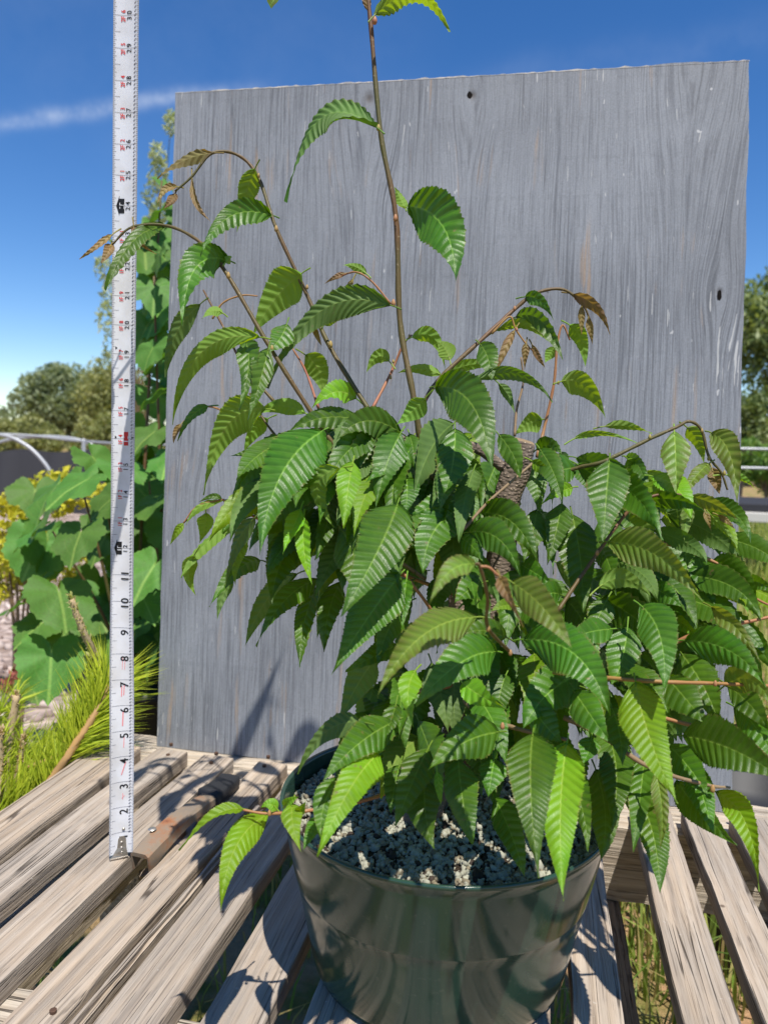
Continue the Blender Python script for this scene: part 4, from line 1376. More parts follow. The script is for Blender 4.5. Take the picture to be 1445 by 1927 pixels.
# stems: (pixels and distance, radii in mm, material)
STEMS = [
    ([(812, 905, -2), (792, 830, -2), (777, 742, -2), (752, 600, -3), (745, 410, -3), (716, 250, -3), (697, 40, -3), (688, -40, -3), (685, -130, -3)], (3.0, 2.3, 1.5), M_STEM),
    ([(712, 800, -1), (622, 655, -3), (580, 560, -4), (520, 430, -4), (487, 335, -5), (450, 293, -5), (400, 288, -4), (362, 332, -4), (330, 360, -4)], (2.0, 1.5, .8), M_STEM),
    ([(640, 850, 0), (605, 805, 0), (512, 660, 0), (430, 520, -1), (385, 462, -2), (320, 426, -3), (250, 427, -3), (210, 462, -3)], (1.9, 1.6, .8), M_STEM),
    ([(520, 760, -5), (460, 690, -6), (422, 618, -7), (383, 546, -8)], (1.4, 1.1, .8), M_STEM),
    ([(400, 600, -7), (420, 570, -7), (455, 556, -7), (485, 557, -7)], (.9, .8, .6), M_PINK),
    ([(735, 572, -2), (700, 530, -2), (670, 512, -2), (640, 520, -3)], (.9, .8, .6), M_PINK),
    ([(790, 770, -2), (826, 714, -2), (905, 640, -3), (968, 582, -4), (1010, 551, -4), (1060, 545, -4), (1096, 574, -4), (1110, 602, -4)], (2.0, 1.6, .7), M_STEM),
    ([(925, 628, -3), (958, 596, -3), (970, 620, -3), (990, 648, -3), (1002, 660, -3)], (1.0, .8, .6), M_PINK),
    ([(700, 770, -4), (735, 703, -6), (758, 650, -6), (775, 630, -6)], (1.4, 1.1, .7), M_PINK),
    ([(600, 770, -5), (576, 700, -6), (550, 655, -6)], (1.3, 1.0, .7), M_PINK),
    ([(1010, 860, -4), (1025, 800, -5), (1042, 720, -5), (1048, 650, -5), (1058, 612, -5), (1072, 640, -5)], (1.5, 1.2, .7), M_PINK),
    ([(968, 820, -4), (972, 770, -5), (984, 720, -6), (980, 672, -6)], (1.2, 1.0, .7), M_TWIG),
    ([(1030, 900, -1), (1088, 880, 0), (1136, 868, 1), (1222, 826, 1), (1272, 804, 1), (1296, 793, 1), (1319, 809, 1), (1333, 859, 1), (1356, 889, 1), (1368, 922, 1)], (1.8, 1.3, .8), M_STEM),
    ([(1049, 1150, 8), (1085, 1096, 7), (1123, 1042, 6), (1169, 977, 5), (1197, 949, 5), (1234, 932, 5), (1277, 931, 5), (1310, 945, 5)], (1.5, 1.2, .8), M_STEM),
    ([(1180, 1010, 1), (1240, 1020, 3), (1308, 1042, 3), (1394, 1085, 4), (1416, 1122, 4), (1460, 1145, 4)], (1.4, 1.2, .8), M_PINK),
    ([(1240, 1225, 5), (1311, 1191, 6), (1380, 1176, 6), (1470, 1156, 6)], (1.5, 1.4, 1.1), M_PINK),
    ([(1040, 1265, 8), (1132, 1275, 10), (1246, 1283, 12), (1345, 1286, 11), (1470, 1292, 10)], (1.5, 1.3, 1.0), M_PINK),
    ([(1225, 1345, 9), (1330, 1370, 9), (1400, 1362, 9), (1470, 1340, 9)], (1.4, 1.2, .9), M_PINK),
    ([(958, 1226, 12), (918, 1181, 18), (917, 1124, 21), (903, 1066, 22), (893, 1062, 22)], (1.2, 1.0, .7), M_STEM),
    ([(903, 1066, 22), (920, 1068, 22), (938, 1084, 22)], (.8, .7, .6), M_PINK),
    ([(840, 1300, 1), (877, 1322, 3), (909, 1352, 5), (951, 1365, 7), (1000, 1378, 9), (1066, 1392, 12)], (2.6, 1.9, 1.0), M_TWIG),
    ([(760, 1480, 4), (690, 1505, 8), (590, 1524, 11), (507, 1531, 11), (457, 1524, 11)], (1.4, 1.2, .7), M_PINK),
    ([(745, 1060, 4), (780, 1105, 5), (812, 1150, 4), (840, 1210, 2)], (1.2, 1.2, 1.2), M_PINK),
    ([(1004, 870, 2), (960, 908, 3), (914, 949, 4), (872, 997, 5)], (1.0, 1.1, 1.2), M_TWIG),
    ([(1060, 1350, 8), (1128, 1382, 9), (1222, 1444, 11), (1329, 1477, 10), (1372, 1482, 9)], (1.8, 1.5, .9), M_TWIG),
    ([(640, 985, 3), (690, 1005, 3), (730, 1040, 3), (800, 1090, 1)], (1.0, 1.2, 1.5), M_TWIG),
    ([(420, 940, -4), (470, 968, -3), (560, 1010, -2), (700, 1060, -2), (860, 1120, -1)], (.9, 1.2, 1.8), M_PINK),
    ([(345, 985, -4), (372, 952, -4), (420, 940, -4)], (.6, .6, .8), M_PINK),
    ([(430, 778, -5), (400, 766, -6), (372, 768, -6), (345, 795, -6)], (.9, .8, .6), M_PINK),
    ([(560, 870, -4), (500, 795, -5), (470, 740, -6)], (1.2, 1.0, .9), M_STEM),
    ([(700, 1390, 5), (770, 1310, 4), (850, 1290, 2)], (1.2, 1.5, 2.0), M_PINK),
]
for pts, rad, m in STEMS:
    P = spline([at(x, y, D0 - d / 100) for x, y, d in pts], 7)
    R3 = np.interp(np.linspace(0, 1, len(P)), [0, .5, 1], rad) * .001
    jit = [1 + .10 * math.sin(i * 1.7) for i in range(len(P))]
    V, F = tube(P, [r_ * j_ for r_, j_ in zip(R3, jit)], 8)
    link('stem', mesh(V, F), m, plant, smooth=True)

# trunk, sawn stub and woody cross limb
def woody(pts, rad, name, lump=.10):
    P = spline([at(x, y, D0 - d / 100) for x, y, d in pts], 8)
    rr_ = np.interp(np.linspace(0, 1, len(P)), np.linspace(0, 1, len(rad)), rad)
    V, F = tube(P, rr_, 16)
    V = np.array(V); r_ = np.random.default_rng(len(P))
    ctr = np.repeat(np.array(P), 16, axis=0)
    nrm_ = np.linspace(0, 1, 16, endpoint=False)
    ph_ = r_.uniform(0, 6.28, 6)
    ii = np.repeat(np.arange(len(P)), 16); kk_ = np.tile(np.arange(16), len(P))
    amp = 1 + lump * np.sin(kk_ / 16 * 6.283 * 2 + ii * .35 + ph_[0]) * .6 + lump * np.sin(kk_ / 16 * 6.283 * 3 - ii * .6 + ph_[1]) * .5 + r_.normal(0, .02, len(V))
    V = ctr + (V - ctr) * amp[:, None]
    return link(name, mesh(V, F), M_BARK, plant, smooth=True)


woody([(800, 1600, -1), (820, 1540, -1), (860, 1420, -1), (905, 1260, -2), (935, 1120, -2), (946, 1020, -2), (955, 940, -2), (975, 870, -2), (984, 834, -2)], [.026, .020, .016, .0135, .012, .0112, .0108, .0112, .0100], 'trunk')
woody([(880, 1250, -3), (860, 1080, -4), (838, 960, -4), (826, 850, -4), (824, 826, -4)], [.011, .010, .009, .0085, .008], 'trunk')
woody([(700, 822, -2), (760, 828, -2), (810, 838, -2), (850, 836, -2), (900, 845, -2), (946, 880, -2)], [.0025, .003, .0035, .0035, .004, .0045], 'limb')
woody([(780, 1590, 3), (800, 1520, 2), (850, 1440, 0)], [.013, .012, .010], 'root', .15)
# pale cut face of the stub
c0 = at(984, 833, D0 + .02)
V = [c0 + np.array([.0095 * math.cos(a) * random.uniform(.85, 1.1), .0095 * math.sin(a) * random.uniform(.85, 1.1), .0012 + .003 * math.cos(a - 2.5)]) for a in np.linspace(0, 6.2832, 17)[:-1]]
V2 = [v - np.array([0, 0, .002]) for v in V]
F = [tuple(range(16))] + [(k, 16 + k, 16 + (k + 1) % 16, (k + 1) % 16) for k in range(16)]
link('cut_face', mesh(V + V2, F), M_TWIG, plant)

# buds at the nodes
for (x, y, d, s) in ((744, 410, -2.5, 9), (705, 38, -2.6, 10), (712, 240, -2.6, 8), (740, 570, -1.7, 9), (622, 648, -2.6, 9), (520, 430, -3.6, 8), (487, 330, -4.6, 6), (430, 518, -.6, 8), (512, 655, .4, 7), (578, 540, -3.6, 6), (770, 632, -5.6, 5), (740, 680, -5.6, 5), (735, 710, -5.6, 5), (968, 580, -3.6, 6), (972, 620, -2.6, 5), (1050, 720, -4.6, 5), (1222, 822, 1.4, 6), (1320, 810, 1.4, 5), (1333, 862, 1.4, 6), (1362, 890, 1.4, 6), (1123, 1040, 6.4, 6), (1308, 1042, 3.4, 5), (1394, 1085, 4.4, 6), (1416, 1122, 4.4, 6), (1345, 1286, 11.3, 6), (507, 1530, 11.3, 6), (945, 1366, 11.4, 7), (918, 1182, 18.2, 6), (1340, 1484, 10.2, 8), (960, 1228, 12.3, 6)):
    p = at(x, y, D0 - d / 100 - .001); rr_ = s * D0 / FPX * .5
    bm = bmesh.new(); bmesh.ops.create_uvsphere(bm, u_segments=8, v_segments=6, radius=1.0)
    for v in bm.verts:
        z_ = v.co.z
        v.co = Vector((v.co.x * rr_ * (1 - .35 * z_), v.co.y * rr_ * (1 - .35 * z_), z_ * rr_ * 1.7)) + Vector(p)
    me = bpy.data.meshes.new('bud'); bm.to_mesh(me); bm.free()
    link('bud', me, M_BUD, plant, smooth=True)

# ------------------------------------------------------------------ broad-leaved shrub behind the board
bl_m = leaf_material('broad_leaf', (0.062, 0.165, 0.018), (0.088, 0.205, 0.026), (0.24, 0.38, 0.07), (0.18, 0.40, 0.012), 0.6, tmix=0.25)


def broad_leaf_mesh(seed):
    r_ = np.random.default_rng(seed)
    key = [(-175, .10), (-150, .40), (-128, .47), (-110, .475), (-88, .53), (-68, .52), (-50, .60), (-32, .57), (-16, .63), (0, .74), (16, .63), (32, .57), (50, .60), (68, .52), (88, .53), (110, .475), (128, .47), (150, .40), (175, .10)]
    an = np.radians([k[0] for k in key]); ra = np.array([k[1] for k in key]) * r_.uniform(.92, 1.08, len(key))
    A = np.linspace(an[0], an[-1], 55); Rr = np.interp(A, an, ra) * (1 + .03 * np.where(np.arange(55) % 2, 1, -1))
    V = [(0, 0, 0)]
    for f_ in (.5, 1.0):
        for a, q in zip(A, Rr):
            x, y = math.sin(a) * q * f_, math.cos(a) * q * f_ + .0
            z = .16 * abs(x) - .30 * max(0, y) ** 2 - .30 * x * x + .045 * math.sin(a * 6 + seed) * f_ ** 2
            V.append((x, y, z))
    F = []
    for k in range(54):
        F.append((0, 1 + k + 1, 1 + k)); F.append((1 + k, 2 + k, 57 + k, 56 + k))
    me = mesh(V, F, 'broad_leaf')
    uvl = me.uv_layers.new(name='UVMap')
    for l in me.loops:
        v = V[l.vertex_index]
        uvl.data[l.index].uv = (.5 + v[0] * .9, (math.atan2(abs(v[0]), v[1] + .0001) * 2.1 + 20 + 6 * v[1]) / 40)
    me.polygons.foreach_set('use_smooth', [True] * len(me.polygons))
    me.materials.append(bl_m)
    return me


BLM = [broad_leaf_mesh(s) for s in range(6)]
SHD = 1.50
shrub = empty('broad_leaved_shrub', tuple(at(230, 1300, SHD) * [1, 1, 0] + [0, 0, GZ]))
tag(shrub, 'tall shrub with large shallow lobed green leaves behind the tape', 'shrub')
plist = [(292, 540, 95, -.05), (300, 590, 105, -.1), (300, 480, 70, 0), (288, 655, 90, .05), (303, 740, 90, .02), (288, 815, 110, .1), (160, 905, 140, .18), (95, 965, 125, .12), (152, 1003, 140, .2), (215, 935, 120, .1), (292, 945, 115, .06), (290, 1065, 140, .12), (272, 1130, 95, .1), (112, 1115, 150, .22), (97, 1232, 150, .24), (205, 1215, 95, .1), (15, 1150, 95, .0), (295, 1225, 100, .1), (175, 860, 120, .0), (228, 880, 100, .0), (60, 1290, 70, .05), (300, 400, 70, -.1), (312, 345, 60, -.15), (285, 440, 65, -.1), (320, 860, 100, 0), (250, 1180, 110, .0), (330, 990, 120, 0), (340, 1150, 130, 0)]
rr0 = random.Random(3)
for _ in range(115):
    if rr0.random() < .6:
        plist.append((rr0.uniform(255, 420), rr0.uniform(380, 1250), rr0.uniform(80, 130), -rr0.uniform(.05, .35)))
    else:
        plist.append((rr0.uniform(60, 360), rr0.uniform(900, 1260), rr0.uniform(90, 140), -rr0.uniform(.05, .35)))
for i, (x, y, s, dd) in enumerate(plist):
    p = at(x, y, SHD - dd); L = s * (SHD - dd) / FPX * rr0.uniform(.72, 1.0)
    o = bpy.data.objects.new('leaf', BLM[i % 6]); COL.objects.link(o)
    o.parent = shrub; o.matrix_parent_inverse = Matrix.Translation(-shrub.location)
    # blade hangs: its tip points down and outwards, face turned up to the light and the viewer
    yaw_ = rr0.uniform(-1.3, 1.3); tilt = rr0.uniform(.35, 1.35)
    ydir = Vector((math.sin(yaw_) * math.cos(tilt), -math.cos(yaw_) * math.cos(tilt), -math.sin(tilt)))
    zdir = Vector((math.sin(yaw_) * math.sin(tilt), -math.cos(yaw_) * math.sin(tilt), math.cos(tilt)))
    xdir = ydir.cross(zdir)
    mw = Matrix((xdir, ydir, zdir)).transposed()
    mw = mw @ Matrix.Rotation(rr0.uniform(-.5, .5), 3, 'Z')
    o.matrix_basis = Matrix.Translation(Vector(p)) @ mw.to_4x4() @ Matrix.Scale(L, 4)
sb = at(300, 1300, SHD + .12)
for (tx_, ty_, dd) in ((305, 340, .1), (290, 520, .05), (320, 700, .1), (150, 900, 0), (100, 1000, -.05), (200, 950, 0), (110, 1150, -.1), (280, 900, .02)):
    e = at(tx_, ty_, SHD + dd); b0 = np.array([sb[0] + random.uniform(-.06, .06), sb[1] + random.uniform(-.05, .05), GZ + .1])
    P = spline([b0, (b0 * .45 + e * .55) + np.array([0, 0, .06]), e], 8)
    V, F = tube(P, np.linspace(.005, .002, len(P)), 6)
    link('stem', mesh(V, F), M_STEM, shrub, smooth=True)
# its black container
bp = empty('black_nursery_pot', (sb[0], sb[1], GZ)); tag(bp, 'black plastic nursery container standing behind the left board corner', 'pot')
V, F = [], []
pr = [(0, .0), (.13, .0), (.135, .005), (.16, .36), (.168, .362), (.168, .378), (.155, .378), (.152, .35), (.0, .35)]
for (rq, z) in pr:
    for k in range(40):
        a = k / 40 * 6.2832; V.append((sb[0] + rq * math.cos(a), sb[1] + rq * math.sin(a), GZ + z))
for i in range(len(pr) - 1):
    for k in range(40):
        F.append((i * 40 + k, i * 40 + (k + 1) % 40, i * 40 + 40 + (k + 1) % 40, i * 40 + 40 + k))
link('container', mesh(V, F), gm, bp, smooth=True)

# ------------------------------------------------------------------ leaf clouds for background plants
def leaf_cloud(centres, radii, per, size, cols, name, parent, droop=.3, aspect=2.0, flat=1.0, m=None):
    Vs, Fs, Ks = [], [], []
    base = 0
    for c, r_ in zip(centres, radii):
        n_ = per
        d = RNG.normal(0, 1, (n_, 3)); d /= np.linalg.norm(d, axis=1, keepdims=True)
        q = np.asarray(c) + d * (r_ * RNG.uniform(.35, 1.0, (n_, 1)) ** .6) * np.array([1, 1, flat])
        a = RNG.normal(0, 1, (n_, 3)); a[:, 2] -= droop; a /= np.linalg.norm(a, axis=1, keepdims=True)
        b_ = np.cross(a, RNG.normal(0, 1, (n_, 3))); b_ /= np.linalg.norm(b_, axis=1, keepdims=True)
        L = size * RNG.uniform(.6, 1.3, (n_, 1)); W = L / aspect
        V = np.stack([q - a * L * .5, q + b_ * W * .5, q + a * L * .5, q - b_ * W * .5], 1)
        Vs.append(V.reshape(-1, 3)); Fs.append(np.arange(n_ * 4).reshape(-1, 4) + base); base += n_ * 4
        t = RNG.uniform(0, 1, (n_, 1)); t = np.clip(t + RNG.normal(0, .15), 0, 1)
        Ks.append(np.repeat(np.array(cols[0]) * (1 - t) + np.array(cols[1]) * t, 4, axis=0))
    me = np_mesh(np.concatenate(Vs), np.concatenate(Fs), name)
    set_col(me, np.concatenate(Ks))
    return link(name, me, m or M_FOL, parent)


def far_tree(name, label, px, py, depth, rpx, hpx, cols, nclump=26, per=260, leafpx=9, cat='tree', trunk_px=None, group=None):
    """crown centred at a pixel and distance; rpx / hpx = half width and half height as seen"""
    c = at(px, py, depth); k = depth / FPX
    root = empty(name, (c[0], c[1], GZ)); tag(root, label, cat, group)
    cs, rs = [], []
    for _ in range(nclump):
        d = RNG.normal(0, 1, 3); d /= np.linalg.norm(d); q = RNG.uniform(.25, 1) ** .6
        cs.append(c + d * q * np.array([rpx * k * .8, rpx * k * .8, hpx * k * .8])); rs.append(RNG.uniform(.26, .46) * min(rpx, hpx) * k * 1.2)
    leaf_cloud(cs, rs, per, leafpx * k, cols, 'crown', root)
    base = np.array([c[0], c[1], GZ - .05])
    tr_ = max(.012, rpx * k * .06)
    P = spline([base, base * .5 + c * .5 + np.array([tr_, 0, 0]), c], 6)
    V, F = tube(P, np.linspace(tr_, tr_ * .4, len(P)), 8); link('trunk', mesh(V, F), M_BARK, root, smooth=True)
    for j in range(0, nclump, 4):
        P = spline([base * .35 + c * .65, (c + cs[j]) / 2 - np.array([0, 0, rs[j] * .3]), cs[j]], 4)
        V, F = tube(P, np.linspace(tr_ * .4, tr_ * .12, len(P)), 5); link('limb', mesh(V, F), M_BARK, root, smooth=True)
    return root


GT = ((.150, .190, .090), (.290, .330, .180))
OL = ((.190, .215, .070), (.340, .345, .140))
far_tree('round_tree', 'round grey green tree on the far left skyline', 125, 752, 42, 105, 66, GT, 40, 380, 9, group='trees beyond the nursery beds')
far_tree('round_tree', 'small dark tree at the left edge of the picture', 0, 805, 46, 60, 44, GT, 14, 260, 7, group='trees beyond the nursery beds')
far_tree('round_tree', 'olive green tree behind the tape beside the round tree', 220, 760, 38, 80, 85, OL, 30, 320, 8, group='trees beyond the nursery beds')
far_tree('hedge_shrub', 'low olive hedge shrub above the hoop frame on the left', 50, 828, 30, 100, 44, OL, 24, 380, 8, 'shrub', group='shrubs beyond the hoops')
far_tree('hedge_shrub', 'low olive hedge shrub above the hoop frame beside the tape', 185, 826, 28, 85, 46, OL, 22, 380, 8, 'shrub', group='shrubs beyond the hoops')
far_tree('hedge_shrub', 'dark hedge shrub hidden mostly behind the grey board', 330, 850, 26, 80, 50, OL, 16, 260, 8, 'shrub', group='shrubs beyond the hoops')
for i, (x, d_) in enumerate(((-120, 50), (480, 60), (700, 55), (930, 60), (1160, 55))):
    far_tree('round_tree', ['broad tree standing outside the left edge', 'distant tree hidden behind the left of the board', 'distant tree hidden behind the board middle', 'distant tree behind the board right of middle', 'distant tree behind the right of the board'][i], x, 770 + i * 8, d_, 95, 70, GT, 18, 160, 10, group='trees beyond the nursery beds')
# continuous far wood along the horizon
cs, rs = [], []
for a in np.arange(-88, 62, 1.15):
    d_ = 72 + 6 * math.sin(a * .37); hgt_ = 2.4 + 1.3 * math.sin(a * .21 + 1) + RNG.uniform(-.5, .9)
    for q in range(2):
        cs.append(np.array([d_ * math.sin(math.radians(a)) + RNG.normal(0, .5), d_ * math.cos(math.radians(a)), GZ + hgt_ * (.35 + .55 * q)])); rs.append(RNG.uniform(1.0, 1.7))
o = leaf_cloud(cs, rs, 120, .55, ((.130, .170, .075), (.240, .280, .140)), 'distant_woodland', None)
tag(o, 'far continuous grey green woodland along the horizon', 'woodland', kind='stuff')
# right hand trees
DK = ((.090, .140, .040), (.240, .290, .110))
far_tree('tall_tree', 'tall dark tree with open branches right of the board', 1475, 640, 13, 110, 190, DK, 34, 230, 13)
far_tree('hedge_shrub', 'bright green bush behind the pipe fence on the right', 1440, 880, 8.5, 75, 52, ((.09, .19, .03), (.19, .30, .06)), 18, 260, 10, 'shrub')
far_tree('hedge_shrub', 'broad green hedge bush far behind the pipe fence on the right', 1430, 852, 20, 150, 55, ((.12, .20, .04), (.24, .32, .09)), 30, 300, 9, 'shrub')
far_tree('hedge_shrub', 'dim bush below the tall tree right of the board', 1400, 800, 12, 60, 60, DK, 14, 220, 10, 'shrub')

# feathery upright sapling behind the tape
FE = ((.24, .30, .14), (.46, .50, .30))
ft = empty('feathery_sapling', tuple(at(262, 900, 4.2) * [1, 1, 0] + [0, 0, GZ]))
tag(ft, 'slender feathery pale green sapling rising between the tape and board', 'tree')
tips = [(322, 232), (297, 290), (300, 330), (288, 372), (305, 400), (280, 430), (196, 508), (210, 560), (228, 600), (204, 600), (232, 650), (250, 520), (270, 480), (215, 660), (252, 620), (285, 470)]
k = 4.2 / FPX
leaf_cloud([at(x, y, 4.2 + random.uniform(-.15, .15)) for x, y in tips], [random.uniform(15, 26) * k for _ in tips], 130, 13 * k, FE, 'crown', ft, .6, 3.2, 1.5)
b0 = at(262, 1000, 4.2); b0[2] = GZ
for (x, y) in tips[::2]:
    e = at(x, y, 4.2); P = spline([b0, at(265 + (x - 262) * .3, 720, 4.2), e], 6)
    V, F = tube(P, np.linspace(.007, .002, len(P)), 5); link('stem', mesh(V, F), M_STEM, ft, smooth=True)

# yellow barberry at the left edge
YB = ((.34, .36, .03), (.62, .56, .05))
def bush(name, label, pts, depth, rpx, per, leafpx, cols, cat='shrub'):
    k = depth / FPX; c = at(*pts[0], depth)
    root = empty(name, (c[0], c[1], GZ)); tag(root, label, cat)
    leaf_cloud([at(x, y, depth + random.uniform(-.12, .12)) for x, y in pts], [rpx * k * random.uniform(.8, 1.2) for _ in pts], per, leafpx * k, cols, 'foliage', root, .2, 1.7, .9)
    for (x, y) in pts[:8]:
        e = at(x, y, depth); P = [np.array([c[0], c[1], GZ]), (np.array([c[0], c[1], GZ]) + e) / 2 + np.array([.02, 0, .05]), e]
        V, F = tube(spline(P, 4), np.linspace(.006, .002, 9), 5); link('stem', mesh(V, F), M_TWIG, root, smooth=True)
    return root


bush('barberry_bush', 'yellow leaved bush glowing in the sun at the left edge', [(20, 950), (5, 1000), (45, 980), (70, 930), (60, 1000), (25, 1040), (5, 1060), (95, 915), (110, 950), (130, 905), (140, 1060), (165, 930), (-30, 980), (-40, 1040), (40, 1070), (85, 1040), (200, 960), (215, 1000), (10, 1100), (60, 1110), (110, 1090), (-20, 1120)], 2.3, 32, 170, 14, YB)
bush('weed_clump', 'small red twiggy seedling on the gravel at the left edge', [(25, 1285), (35, 1270), (12, 1290), (28, 1300)], 1.9, 18, 60, 9, ((.25, .06, .05), (.38, .13, .10)), 'plant')
bush('weed_clump', 'dry leafy weed standing behind the right end of the pallet', [(1425, 1420), (1440, 1390), (1415, 1450), (1405, 1320), (1435, 1340)], 1.55, 16, 34, 14, ((.16, .22, .04), (.36, .34, .10)), 'plant')

# ------------------------------------------------------------------ pine at the left end of the pallet
pine = empty('pine_sapling', tuple(at(60, 1500, 1.02) * [1, 1, 0] + [0, 0, GZ]))
tag(pine, 'small pine with long yellow green needles beside the left end of pallet', 'tree')
M_PST = stem_material('pine_stem', (0.46, 0.27, 0.10), (0.36, 0.22, 0.10), 0.7)
M_CND = stem_material('pine_candle', (0.34, 0.27, 0.16), (0.46, 0.34, 0.19), 0.8)


def needles(path, n_, L, col, spread=.75, w=.0011, updir=None):
    P = np.array(spline(path, 10)); seg = np.diff(P, axis=0); tdir = np.concatenate([seg, seg[-1:]])
    tdir /= np.linalg.norm(tdir, axis=1, keepdims=True)
    i = RNG.integers(0, len(P), n_); p = P[i] + RNG.normal(0, .001, (n_, 3)); t = tdir[i]
    rd = RNG.normal(0, 1, (n_, 3)); rd -= t * (rd * t).sum(1, keepdims=True); rd /= np.linalg.norm(rd, axis=1, keepdims=True)
    a = RNG.uniform(spread * .55, spread * 1.25, (n_, 1))
    d = t * np.cos(a) + rd * np.sin(a)
    if updir is not None: d = d + np.array(updir) * RNG.uniform(.1, .5, (n_, 1)); d /= np.linalg.norm(d, axis=1, keepdims=True)
    vd = p - CAMP; vd /= np.linalg.norm(vd, axis=1, keepdims=True)
    keep = ((d * vd).sum(1) > -.5) | (L < .02)
    p, t, d = p[keep], t[keep], d[keep]; n_ = len(p)
    l = L * RNG.uniform(.65, 1.15, (n_, 1))
    s = np.cross(d, RNG.normal(0, 1, (n_, 3))); s /= np.linalg.norm(s, axis=1, keepdims=True)
    mid = p + d * l * .55 + np.array([0, 0, .002]); e = p + d * l + np.array([0, 0, -.002])
    V = np.stack([p - s * w * .5, p + s * w * .5, mid + s * w * .5, mid - s * w * .5, e], 1).reshape(-1, 3)
    b_ = np.arange(n_)[:, None] * 5
    F = np.concatenate([b_ + [0, 1, 2], b_ + [0, 2, 3], b_ + [3, 2, 4]], 0)
    tt = RNG.uniform(0, 1, (n_, 1)); K = np.array(col[0]) * (1 - tt) + np.array(col[1]) * tt
    return V, F, np.repeat(K, 5, axis=0)


NC_ = ((.26, .36, .02), (.52, .58, .05))
paths = [
    ([at(80, 1495, .97), at(130, 1420, .97), at(175, 1350, .98), at(206, 1290, 1.0)], .0055, M_PST, 800, .080, .85),
    ([at(206, 1290, 1.02), at(185, 1240, 1.02), at(160, 1195, 1.0), at(135, 1128, .99)], .0052, M_CND, 0, 0, 0),
    ([at(206, 1290, 1.02), at(190, 1255, 1.03), at(172, 1240, 1.03)], .0040, M_CND, 0, 0, 0),
    ([at(0, 1560, .98), at(8, 1480, .99), at(18, 1400, 1.0), at(32, 1308, 1.0)], .0060, M_CND, 260, .03, .6),
    ([at(-5, 1500, .97), at(0, 1440, .98), at(2, 1378, .98)], .0048, M_CND, 120, .03, .6),
    ([at(25, 1490, 1.0), at(38, 1440, 1.0), at(44, 1392, 1.0)], .0036, M_CND, 100, .03, .6),
    ([at(-30, 1560, .96), at(20, 1535, .97), at(70, 1500, .98), at(120, 1470, .99)], .0040, M_PST, 900, .085, .9),
    ([at(-60, 1480, 1.05), at(0, 1450, 1.05), at(60, 1440, 1.05), at(120, 1420, 1.05)], .0040, M_PST, 700, .085, .9),
    ([at(90, 1420, 1.06), at(130, 1390, 1.06), at(165, 1360, 1.07)], .0035, M_PST, 300, .075, .8),
    ([at(-40, 1400, 1.1), at(0, 1340, 1.1)], .0035, M_PST, 160, .07, .8),
]
NV, NF, NK = [], [], []; nb = 0
for (p, r_, m, n_, L, spd) in paths:
    P = spline(p, 8); V, F = tube(P, np.linspace(r_, r_ * .75, len(P)), 9)
    rr_ = np.random.default_rng(len(NV)); V = np.array(V) + rr_.normal(0, r_ * .10, (len(V), 3))
    link('shoot', mesh(V, F), m, pine, smooth=True)
    if n_:
        v, f_, kk = needles(p, int(n_ * 1.4), L, NC_, spd, .0015, None)
    else:
        v, f_, kk = needles(p, 900, .012, ((.34, .42, .08), (.52, .46, .26)), .5, .0022)
    NV.append(v); NF.append(f_ + nb); NK.append(kk); nb += len(v)
# brown scales on the stout candles
for p in (paths[3][0], paths[4][0], paths[5][0]):
    v, f_, kk = needles(p, 420, .010, ((.42, .30, .17), (.58, .44, .26)), .6, .0022); NV.append(v); NF.append(f_ + nb); NK.append(kk); nb += len(v)
me = np_mesh(np.concatenate(NV), np.concatenate(NF), 'needles'); set_col(me, np.concatenate(NK))
o = link('needles', me, M_FOL, pine); o['kind'] = 'stuff'
V, F = tube(spline([np.array([pine.location[0], pine.location[1], GZ]), at(30, 1600, 1.0), at(80, 1495, 1.0)], 5), np.linspace(.012, .005, 11), 8)
link('trunk', mesh(V, F), M_BARK, pine, smooth=True)

# ------------------------------------------------------------------ hoop house frame and shade cloth, left
M_PIPE = material('galvanised_pipe', 0.45, (0.38, 0.39, 0.40), 0.5, 0.3)[0]
hoop = empty('hoop_house_frame', tuple(at(60, 950, 9.0) * [1, 1, 0] + [0, 0, GZ]))
tag(hoop, 'arched pale pipe frame of a hoop house on the left', 'frame')
kd = 9.0
def pipe(pts, depths, r_, name='hoop'):
    P = spline([at(x, y, d) for (x, y), d in zip(pts, depths)], 8)
    V, F = tube(P, [r_] * len(P), 8); link(name, mesh(V, F), M_PIPE, hoop, smooth=True)
pipe([(-160, 880), (-90, 818), (0, 818), (50, 838), (85, 872), (104, 905)], [6.4] * 6, .016)
pipe([(-60, 880), (-10, 836), (60, 822), (130, 824), (175, 838), (205, 862), (214, 885)], [7.4] * 7, .015)
pipe([(-60, 815), (60, 820), (155, 830), (260, 836), (420, 838)], [6.4, 6.7, 7.0, 7.6, 8.5], .012, 'ridge_pipe')
pipe([(158, 826), (158, 856)], [7.0, 7.0], .018, 'coupling')
cloth = empty('shade_cloth', tuple(at(60, 900, 8.2) * [1, 1, 0] + [0, 0, GZ]))
tag(cloth, 'black shade cloth wall low behind the hoop frame', 'cloth')
cm_, cnt_, cb_ = material('black_shade_cloth', 0.8, (0.035, 0.035, 0.040), 0.2)
V, F = [], []
for i in range(40):
    x = -300 + 700 * i / 39
    top = at(x, 848 + 3 * math.sin(i * .9), 8.2); bot = np.array([top[0], top[1] - .2 + .05 * math.sin(i * 1.3), GZ])
    V += [top, (top + bot) / 2 + np.array([0, .06 * math.sin(i * 2.1), 0]), bot]
for i in range(39):
    for k_ in range(2): F.append((i * 3 + k_, i * 3 + k_ + 1, i * 3 + 4 + k_, i * 3 + 3 + k_))
link('sheet', mesh(V, F), cm_, cloth, smooth=True)

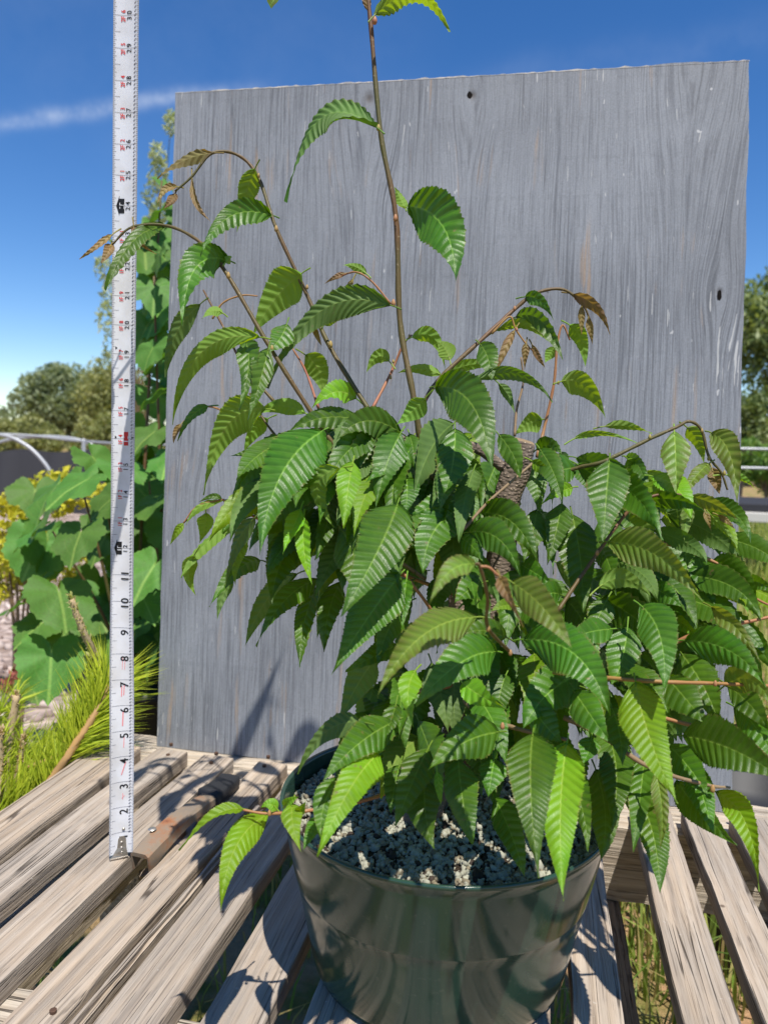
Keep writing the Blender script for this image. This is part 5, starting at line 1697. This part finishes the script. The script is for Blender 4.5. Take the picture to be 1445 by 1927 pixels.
# ------------------------------------------------------------------ right side: pipe fence, bench bed
fence = empty('pipe_fence', tuple(at(1420, 900, 7.0) * [1, 1, 0] + [0, 0, GZ]))
tag(fence, 'two rail grey pipe fence seen right of the board', 'fence')
for (y, nm) in ((846, 'rail'), (882, 'rail')):
    a, b_ = at(1150, y - 6, 7.0), at(1800, y + 6, 7.0)
    V, F = tube([a, (a + b_) / 2, b_], [.013] * 3, 10); link(nm, mesh(V, F), M_PIPE, fence, smooth=True)
for x in (1180, 1520, 1780):
    a = at(x, 835, 7.03); V, F = tube([np.array([a[0], a[1], GZ]), a], [.03, .03], 10); link('post', mesh(V, F), M_PIPE, fence, smooth=True)
bench = empty('nursery_bench', tuple(at(1430, 990, 5.2) * [1, 1, 0] + [0, 0, GZ]))
tag(bench, 'low white edged bench with black top beyond the board on the right', 'bench')
c = at(1480, 968, 5.2)
V, F = box(c[0] - 1.0, c[0] + 1.3, c[1] - .05, c[1] + .9, c[2] - .06, c[2] + .005)
link('edge_rail', bevelled(V, F, .006), material('pale_timber', .8, (.55, .53, .48), .3)[0], bench)
V, F = box(c[0] - .98, c[0] + 1.28, c[1] + .0, c[1] + .88, c[2] + .008, c[2] + .06)
link('black_mat', bevelled(V, F, .006), cm_, bench)
for dx in (-.95, 1.2):
    for dy in (.0, .8):
        V, F = box(c[0] + dx - .04, c[0] + dx + .04, c[1] + dy, c[1] + dy + .07, GZ, c[2] - .0605); link('leg', mesh(V, F), material('pale_timber_leg', .8, (.45, .42, .36), .3)[0], bench)
# black pot behind the right end of the board
c = at(1425, 1500, 1.32)
bp2 = empty('black_nursery_pot', (c[0], c[1], GZ)); tag(bp2, 'black plastic nursery container behind the right end of pallet', 'pot')
h_ = c[2] - GZ
V, F = [], []
pr = [(0, .0), (.085, .0), (.09, .005), (.108, h_ - .018), (.114, h_ - .016), (.114, h_), (.104, h_), (.102, h_ - .03), (.0, h_ - .03)]
for (rq, z) in pr:
    for k_ in range(40):
        a = k_ / 40 * 6.2832; V.append((c[0] + rq * math.cos(a), c[1] + rq * math.sin(a), GZ + z))
for i in range(len(pr) - 1):
    for k_ in range(40):
        F.append((i * 40 + k_, i * 40 + (k_ + 1) % 40, i * 40 + 40 + (k_ + 1) % 40, i * 40 + 40 + k_))
link('container', mesh(V, F), gm, bp2, smooth=True)
